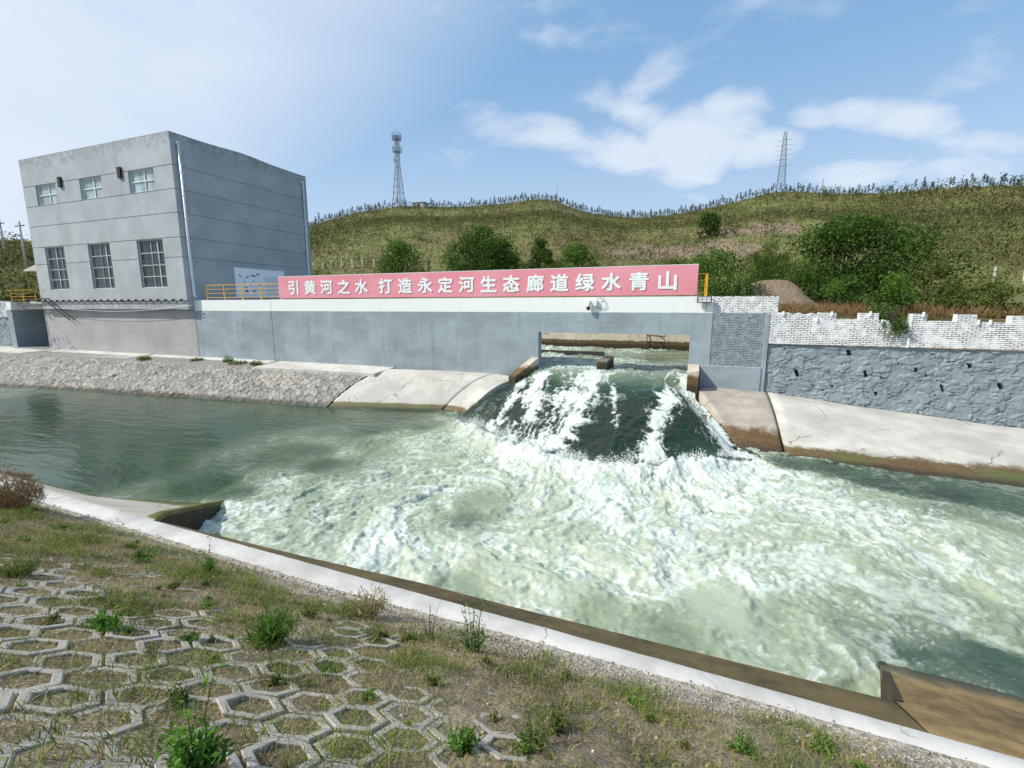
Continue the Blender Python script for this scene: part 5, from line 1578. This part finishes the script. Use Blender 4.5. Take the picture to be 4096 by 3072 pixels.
def hillside_scrub():
    n = 46000
    a = rng.uniform(-70, 31, n); u = rng.uniform(0, 1, n) ** .85
    rr_ = ridge_r(a); rho = 60 + (rr_ - 61) * u
    # rows on terraces
    z = land_z(a, rho)
    x, y = rho * np.sin(np.radians(a)), rho * np.cos(np.radians(a))
    dens = .55 + 1.0 * fbm(x * .04, y * .04, 3, 600) + .35 * fbm(x * .15, y * .15, 2, 610)
    keep = rng.uniform(0, 1, n) < np.clip(dens, .08, 1)
    x, y, z, a, u2 = x[keep], y[keep], z[keep], a[keep], u[keep]; n = len(x)
    kind = rng.uniform(0, 1, n)
    P, S, T = [], [], []
    row = .5 + .5 * np.sin(z * 4.2 + 2 * fbm(x * .03, y * .03, 2, 620))
    kind = np.where(rng.uniform(0, 1, n) < row, kind * .8, np.minimum(1, kind + .35))
    for j in range(9):
        hgt = np.where(kind < .45, rng.uniform(.1, 1.9, n), rng.uniform(.02, .45, n))
        sp = np.where(kind < .45, .30, .55)
        P.append(np.stack([x + rng.normal(0, 1, n) * sp, y + rng.normal(0, 1, n) * sp, z + hgt], -1))
        S.append(rng.uniform(.14, .42, n) * np.where(u2 > .9, 1.25, 1.0)); T.append(np.clip(np.where(kind < .45, .02, .66) + rng.normal(0, .30, n), 0, 1))
    # crowded young pines just below the crest
    m_ = 900
    a = rng.uniform(-46, 30, m_); rho = ridge_r(a) - rng.choice([0.5, 3.2, 6.0, 9.0, 13.0], m_) - rng.uniform(0, .6, m_)
    ok_ = ~((a > -35.2) & (a < -30.4)); a, rho = a[ok_], rho[ok_]; m_ = len(a)
    zc = land_z(a, rho); hh = rng.uniform(1.4, 2.4, m_); xc, yc = rho * np.sin(np.radians(a)), rho * np.cos(np.radians(a))
    for j in range(14):
        v = rng.uniform(.1, 1, m_); w_ = .42 * (1.05 - v * .75)
        P.append(np.stack([xc + rng.normal(0, 1, m_) * w_, yc + rng.normal(0, 1, m_) * w_, zc + hh * v], -1))
        S.append(rng.uniform(.22, .48, m_)); T.append(np.clip(rng.normal(.12, .15, m_), 0, 1))
    # planted rows following the contours all the way down
    m_ = 6500
    a = rng.uniform(-46, 30.5, m_); uu = np.clip((np.floor(rng.uniform(.08, .97, m_) * 26) + rng.normal(.5, .09, m_)) / 26 + .012 * np.sin(a * .5), .05, .98)
    rho = 66 + (ridge_r(a) - 66) * uu; x_, y_ = rho * np.sin(np.radians(a)), rho * np.cos(np.radians(a))
    ok_ = (fbm(x_ * .05, y_ * .05, 3, 640) > -.25) & ~((a > 2) & (a < 12) & (uu < .3))
    a, rho, x_, y_ = a[ok_], rho[ok_], x_[ok_], y_[ok_]; m_ = len(a)
    zc = land_z(a, rho); hh = rng.uniform(.8, 1.7, m_) * (.75 + .5 * rho / 190)
    for j in range(12):
        v = rng.uniform(.05, 1, m_); w_ = .30 * (1.05 - v * .8) * (.7 + .6 * rho / 190)
        P.append(np.stack([x_ + rng.normal(0, 1, m_) * w_, y_ + rng.normal(0, 1, m_) * w_, zc + hh * v], -1))
        S.append(rng.uniform(.16, .36, m_) * (.6 + .6 * rho / 190)); T.append(np.clip(rng.normal(.30, .20, m_), 0, 1))
    P = np.concatenate(P); S = np.concatenate(S); T = np.concatenate(T)
    co = leaf_quads(P, S, rng, .7, .45)
    o = soup('hillside_scrub', co, 4, MT['scrub'], np.repeat(T, 4))
    struct(o, 'stuff', 'olive scrub and young saplings covering the terraced hillsides', 'scrub')


hillside_scrub()


# ------------------------------------------------------------------ trees
def tree(name, label, x, y, h, w, mat, seed, n_leaf=7000, lobes=26, trunk_h=.25, leaf=.22, trunks=1, depth=None, z=None, cat='tree', squash=.5, group=None, low=.12):
    r = np.random.default_rng(seed)
    rho = math.hypot(x, y); a = math.degrees(math.atan2(x, y))
    z0 = float(land_z(a, rho)) - .1 if z is None else z
    t = thing(name, label, cat, (x, y, z0), group)
    depth = depth or w * .8
    C = []; RR = []
    for i in range(lobes):
        th = r.uniform(0, 6.283); v = r.uniform(0, 1); q = math.sqrt(r.uniform(0.05, 1))
        zz = low * h + (h * (.96 - low)) * v
        env = math.sin(math.pi * min(1, (.16 + .84 * v) * .98)) ** .55 if v > .35 else .72 + .28 * v / .35
        lr = r.uniform(.10, .19) * min(w, h * 1.4)
        C.append((x + math.cos(th) * q * max(w / 2 * env - lr * .7, .1), y + math.sin(th) * q * max(depth / 2 * env - lr * .7, .1), z0 + zz - lr * .3)); RR.append(lr)
    C = np.array(C); RR = np.array(RR)
    # limbs
    tr = MB()
    bases = [(x + (k - (trunks - 1) / 2) * w * .16, y + r.normal(0, .2), z0) for k in range(trunks)]
    for k, b in enumerate(bases):
        f = (b[0] + r.normal(0, .05) * h, b[1], z0 + h * trunk_h)
        rt = .028 * h / (1 + .3 * (trunks - 1))
        tr.tube([b, ((b[0] + f[0]) / 2 + r.normal(0, .02) * h, b[1], z0 + h * trunk_h * .5), f], [rt, rt * .85, rt * .7], 7)
        for i in range(lobes):
            if i % trunks != k: continue
            c = C[i]; mid = (np.array(f) * .5 + c * .5) + r.normal(0, .04 * h, 3)
            tr.tube([f, tuple(mid), tuple(c)], [rt * .45, rt * .28, rt * .08], 5)
    tr.build('trunk', MT['bark'], t, smooth=True)
    # leaves: clusters near the surface of each lobe
    pick = r.choice(lobes, n_leaf, p=RR ** 2 / (RR ** 2).sum())
    d = r.normal(0, 1, (n_leaf, 3)); d /= np.linalg.norm(d, axis=1)[:, None]
    rad = RR[pick] * (r.uniform(.25, 1.12, n_leaf) ** .5)
    P = C[pick] + d * rad[:, None] * np.array([1.1, 1.1, .85])
    # twig-scale clumping
    cl = r.normal(0, 1, (n_leaf, 3)) * .05
    sub = r.integers(0, n_leaf, n_leaf // 3)
    P[:len(sub)] = P[sub] + r.normal(0, leaf * .8, (len(sub), 3))
    P = P[P[:, 2] > z0 + .04 * h]
    s = r.uniform(.55, 1.25, len(P)) * leaf
    co = leaf_quads(P, s, r, .25, .6)
    lob_t = r.normal(0, .17, lobes)
    tint = np.clip(.5 + r.normal(0, .22, len(P)) + .12 * np.sin(P[:, 0] * 2.1) , 0, 1)
    o = soup('crown', co - np.array([x, y, z0], np.float32), 4, mat, np.repeat(tint, 4)); o.parent = t
    return t


L, LB, LO = MT['leaf'], MT['leaf_bright'], MT['leaf_olive']
tree('elm_tree', 'largest broad green tree with two trunks behind the right brick parapet', 10.0, 38.2, 5.6, 12.4, L, 1, 19000, 74, .22, .20, 2, 6.5)
tree('elm_tree', 'bright green bushy tree just right of the banner end', 1.3, 34.5, 4.1, 6.0, LB, 2, 7500, 36, .15, .18, 2)
tree('elm_tree', 'tall dense dark tree behind the middle of the banner', -21.6, 47.3, 6.3, 10.6, L, 3, 14000, 54, .15, .24, 2, 6)
tree('elm_tree', 'narrow upright dark tree right of the dense dark tree', -15.0, 47.7, 5.4, 3.0, L, 4, 4200, 24, .2, .2, 1)
tree('elm_tree', 'rounded bright green bush tree near the right half of the banner', -11.0, 46.7, 4.6, 6.0, LB, 5, 5500, 26, .12, .2, 2)
tree('elm_tree', 'loose olive green tree behind the banner next to the building', -29.3, 43.0, 4.6, 7.2, LB, 6, 5600, 30, .15, .21, 2)
tree('elm_tree', 'dark tree standing alone halfway up the hillside', 1.5, 85, 4.4, 4.6, L, 7, 4200, 22, .15, .28, 1)
tree('elm_tree', 'small dark tree left of the largest tree on the slope', 7.0, 54.5, 4.2, 5.0, LO, 8, 4600, 26, .15, .2, 1)
tree('elm_tree', 'olive bush tree at the foot of the hill left of the bright bushy tree', -2.2, 50.0, 3.0, 3.6, LO, 9, 3000, 18, .12, .2, 1)
for i, (lab, x, y, h, w, mt, n) in enumerate([
    ('trailing green shrub hanging over the white brick parapet', 8.6, 26.6, 2.3, 2.7, LB, 2600), ('loose yellow green shrub under the largest tree', 12.6, 33.6, 3.2, 2.6, LO, 2800),
    ('low spreading shrub behind the parapet right of the trailing shrub', 11.4, 28.9, 1.7, 2.4, LO, 2200), ('low dark shrub behind the parapet at the right edge', 13.3, 28.2, 1.5, 2.2, LO, 2000),
    ('rounded shrub behind the parapet left of the trailing shrub', 7.9, 32.0, 2.0, 2.8, LB, 2600), ('dark shrub at the fence by the right edge', 16.4, 36.0, 1.6, 3.4, LO, 2200), ('dark bush merging with the right side of the dense dark tree', -17.6, 46.5, 3.6, 4.2, L, 3600), ('low dark bush filling the gap behind the banner middle', -13.2, 47.0, 3.0, 3.6, L, 3000), ('dark leafy bush on the bare slope left of the largest tree', 5.6, 44.0, 3.0, 4.2, L, 3400),
    ('dense low shrub beneath the largest tree trunks', 7.2, 36.2, 2.3, 3.2, L, 3000)]):
    tree('shrub', lab, x, y, h, w, mt, 40 + i, n, 16, .1, .15, 2, None, None, 'shrub', low=.05)
# branches trailing down over the parapet
r = np.random.default_rng(77); m = MB(); P = []
tb = thing('trailing_branch', 'leafy green branches drooping down the face of the white parapet', 'branch', (8.3, 25.4, -.4))
for i in range(9):
    x0 = r.uniform(7.4, 8.4); p0 = np.array([x0, 25.9, r.uniform(-.25, .1)]); p1 = np.array([x0 + r.uniform(.1, .4), 24.75, r.uniform(-.45, -.1)]); p2 = np.array([x0 + r.uniform(.2, .9), 24.72, r.uniform(-1.35, -.7)])
    m.tube([tuple(p0), tuple(p1), tuple(p2)], [.02, .014, .005], 5)
    u = r.uniform(0, 1, 150)[:, None]; P.append(p0 * (1 - u) ** 2 + 2 * p1 * u * (1 - u) + p2 * u * u + r.normal(0, .09, (150, 3)) * np.array([1, .6, 1]))
m.build('stem', MT['bark'], tb)
P = np.concatenate(P); co = leaf_quads(P, r.uniform(.08, .16, len(P)), r, -.2, .4)
o = soup('leaves', co - np.array([8.3, 25.4, -.4], np.float32), 4, LB, np.repeat(r.uniform(0, 1, len(P)), 4)); o.parent = tb


def bare_tree(label, x, y, h, seed, w=.35):
    r = np.random.default_rng(seed); rho = math.hypot(x, y); a = math.degrees(math.atan2(x, y)); z0 = float(land_z(a, rho)) - .1
    t = thing('bare_tree', label, 'tree', (x, y, z0)); m = MB(); m2 = MB()
    m.tube([(x, y, z0), (x + .05, y, z0 + h * .4), (x - .04, y, z0 + h * .75), (x + .02, y, z0 + h)], [.075, .06, .04, .012], 7)
    for i in range(16):
        zz = h * r.uniform(.12, .8); an = r.uniform(0, 6.28); L_ = h * r.uniform(.2, .5) * (1.05 - zz / h)
        e = (x + math.cos(an) * L_ * w, y + math.sin(an) * L_ * w, z0 + zz + L_)
        m2.tube([(x, y, z0 + zz), ((x + e[0]) / 2 + math.cos(an) * .08, (y + e[1]) / 2, z0 + zz + L_ * .4), e], [.028, .02, .006], 5)
        for j in range(3):
            q = r.uniform(.4, .9); s0 = (x + (e[0] - x) * q, y + (e[1] - y) * q, z0 + zz + L_ * q * .9)
            m2.tube([s0, (s0[0] + r.normal(0, .14), s0[1] + r.normal(0, .14), s0[2] + r.uniform(.15, .45))], [.012, .004], 4)
    m.build('trunk', MT['dead'], t, smooth=True); m2.build('branch', MT['dead'], t)


bare_tree('taller bare leafless tree with pale upright branches behind the banner', -7.55, 45.4, 4.0, 91)
bare_tree('smaller bare leafless tree left of the dense dark tree', -26.6, 44.7, 3.5, 92)

# brown dry grass behind the parapet
n = 9000
px = rng.uniform(3.9, 15, n); py = rng.uniform(25.6, 31, n); a = np.degrees(np.arctan2(px, py)); pz = land_z(a, np.hypot(px, py))
keep = fbm(px * .6, py * .6, 3, 700) + sst(9, 5, px) * .5 > -.15
P = np.stack([px, py, pz], -1)[keep] + np.stack([0 * px, 0 * px, rng.uniform(0, .35, n)], -1)[keep]
o = soup('dry_brush', leaf_quads(P, rng.uniform(.15, .5, len(P)), rng, 2.0, .07), 4, MT['brown_brush'], np.repeat(rng.uniform(0, 1, len(P)), 4))
struct(o, 'stuff', 'brown dry grass on the ground behind the white parapet', 'grass')

# ------------------------------------------------------------------ fence posts, poles, towers, hut
def fence_post(label, x, y, h=1.25, group=None):
    a = math.degrees(math.atan2(x, y)); z = float(land_z(a, math.hypot(x, y)))
    m = MB(); m.box(x - .075, x + .075, y - .075, y + .075, z - .1, z + h)
    o = m.build('fence_post', MT['post'], None, loc=(x, y, z), bevel=.01)
    tag(o, label, 'fence post', group)


for i, (x, y) in enumerate([(-46.7, 49.4), (-45.9, 50.2), (-45.1, 50.9), (-44.1, 51.7), (-43.1, 52.6), (-42.1, 53.4), (-40.9, 54.3)]):
    fence_post('pale concrete fence post in the row between building and banner trees', x, y, 1.15, 'fence posts between the building and the trees')
for lab, x, y in (('left pale concrete post of the pair above the bare earth mound', 8.6, 67.5), ('right pale concrete post of the pair above the bare earth mound', 11.4, 67.0),
                  ('pale concrete fence post right of the largest tree, the left of two', 28.0, 61.9), ('pale concrete fence post at the right edge of the view', 29.9, 61.1)):
    fence_post(lab, x, y, 1.35)


def lattice(t, base, top, hw0, hw1, levels, mat, r0=.09, r1=.05, name='brace', skew=0.0):
    legs = []
    bx, by, bz = base; dz = top - bz
    def cor(k, u):
        sx, sy = ((-1, -1), (1, -1), (1, 1), (-1, 1))[k]
        hw = hw0 + (hw1 - hw0) * u
        return (bx + sx * hw + skew * u, by + sy * hw, bz + dz * u)
    for k in range(4):
        MB().tube([cor(k, 0), cor(k, .5), cor(k, 1)], r0, 5).build('leg', mat, t)
    m = MB()
    for i in range(levels):
        u0, u1 = (i / levels) ** .9, ((i + 1) / levels) ** .9
        for k in range(4):
            m.tube([cor(k, u0), cor((k + 1) % 4, u1)], r1, 4); m.tube([cor((k + 1) % 4, u0), cor(k, u1)], r1, 4)
            m.tube([cor(k, u1), cor((k + 1) % 4, u1)], r1, 4)
    m.build(name, mat, t)
    return cor


zt = float(land_z(-33.95, 184))
tw = thing('telecom_tower', 'tall lattice telecom mast with two antenna platforms on the left hill', 'tower', (-102.7, 152.7, zt))
b = (-102.7, 152.7, zt - .3)
lattice(tw, b, zt + 14.3, 1.75, .62, 6, MT['steel'], .13, .05)
lattice(tw, (b[0], b[1], zt + 14.3), zt + 24.6, .62, .5, 7, MT['steel'], .12, .045, 'upper_brace')
for zz, nA in ((19.0, 10), (23.2, 14)):
    m = MB()
    for i in range(12):
        a0, a1 = 2 * math.pi * i / 12, 2 * math.pi * (i + 1) / 12
        for rr_, h in ((1.35, 0), (1.35, .9), (.7, 0)):
            m.tube([(b[0] + rr_ * math.cos(a0), b[1] + rr_ * math.sin(a0), zt + zz + h), (b[0] + rr_ * math.cos(a1), b[1] + rr_ * math.sin(a1), zt + zz + h)], .07, 4)
        m.tube([(b[0] + .5 * math.cos(a0), b[1] + .5 * math.sin(a0), zt + zz), (b[0] + 1.35 * math.cos(a0), b[1] + 1.35 * math.sin(a0), zt + zz)], .05, 4)
    m.build('platform', MT['steel'], tw)
    for i in range(nA):
        a0 = 2 * math.pi * i / nA + .2
        MB().tube([(b[0] + 1.55 * math.cos(a0), b[1] + 1.55 * math.sin(a0), zt + zz - .3), (b[0] + 1.6 * math.cos(a0), b[1] + 1.6 * math.sin(a0), zt + zz + random.uniform(1.7, 2.6))], .085, 5).build('antenna', MT['steel'], tw)
MB().tube([(b[0], b[1], zt + 24.6), (b[0], b[1], zt + 27)], .05, 5).build('spire', MT['steel'], tw)
for dx, zz in ((-.9, 15.6), (.85, 16.2)): MB().box(b[0] + dx - .15, b[0] + dx + .15, b[1] - .9, b[1] - .7, zt + zz, zt + zz + 1.3).build('antenna', MT['steel'], tw)
cz = float(land_z(-31.8, 183))
ht = thing('hilltop_hut', 'small cream flat roofed hut beside the telecom mast', 'hut', (-96.6, 157.4, cz))
MB().box(-99.2, -94.4, 156.2, 159.5, cz - 1, cz + 2.0).build('wall', MT['hut'], ht)
MB().box(-99.5, -94.1, 155.9, 159.8, cz + 2.0, cz + 2.2).build('roof', MT['dark_con'], ht)
MB().box(-97.0, -96.0, 156.14, 156.19, cz + .6, cz + 1.5).build('window', MT['black'], ht)
wr_ = MB(); wr_.tube([(b[0] + 1.0, b[1] - 1, zt + 8), (b[0] + 1.6, b[1], zt + 3.6), (-100, 155, zt + 2.2), (-99.2, 156.5, cz + 2.1)], .05, 4)
tag(wr_.build('hanging_cable', MT['steel']), 'feeder cable sagging from the telecom mast to the hut', 'cable')

zp = float(land_z(7.7, 164)) - .5
py_ = thing('power_pylon', 'slim lattice power pylon with six pairs of arms on the right hill', 'pylon', (22.1, 163.5, zp))
lattice(py_, (22.1, 163.5, zp), zp + 17.2, 1.15, .32, 15, MT['steel'], .06, .03)
for i, z in enumerate((8.0, 9.7, 10.9, 12.3, 13.6, 15.0)):
    m = MB(); L_ = 2.5 if i % 2 == 0 else 2.0
    m.bar((22.1 - L_, 163.3, zp + z - .25), (22.1, 163.3, zp + z), .07); m.bar((22.1 + L_, 163.3, zp + z - .05), (22.1, 163.3, zp + z), .07)
    m.build('crossarm', MT['steel'], py_)

def utility_pole(label, x, y, z0, z1, arms=0, mat='pole', r=.13):
    t = thing('utility_pole', label, 'pole', (x, y, z0))
    MB().tube([(x, y, z0 - .5), (x, y, z1)], [r, r * .7], 8).build('pole_shaft', MT[mat], t, smooth=True)
    for k in range(arms): MB().bar((x - .9, y, z1 - .5 - k * .9), (x + .9, y, z1 - .5 - k * .9), .10).build('crossarm', MT['dark_metal'], t)
for lab, a, rho, h, ar in (('leftmost pale utility pole at the far left hillside', -67.4, 92, 5.2, 1), ('tallest pale utility pole at the far left with crossarm', -66.3, 78, 6.0, 1), ('pale utility pole nearest the grey building on the far left', -65.0, 84, 5.6, 0)):
    z = float(land_z(a, rho)); utility_pole(lab, rho * math.sin(R(a)), rho * math.cos(R(a)), z, z + h, ar)
z = float(land_z(11.3, 125)); utility_pole('thin dark pole halfway up the right hill above the largest tree', 125 * math.sin(R(11.3)), 125 * math.cos(R(11.3)), z, z + 7.5, 0, 'dead', .11)
z = float(land_z(-15.7, 188)); utility_pole('thin dark pole on the crest of the left hill', 187 * math.sin(R(-15.7)), 187 * math.cos(R(-15.7)), z, z + 6.5, 0, 'dead', .08)
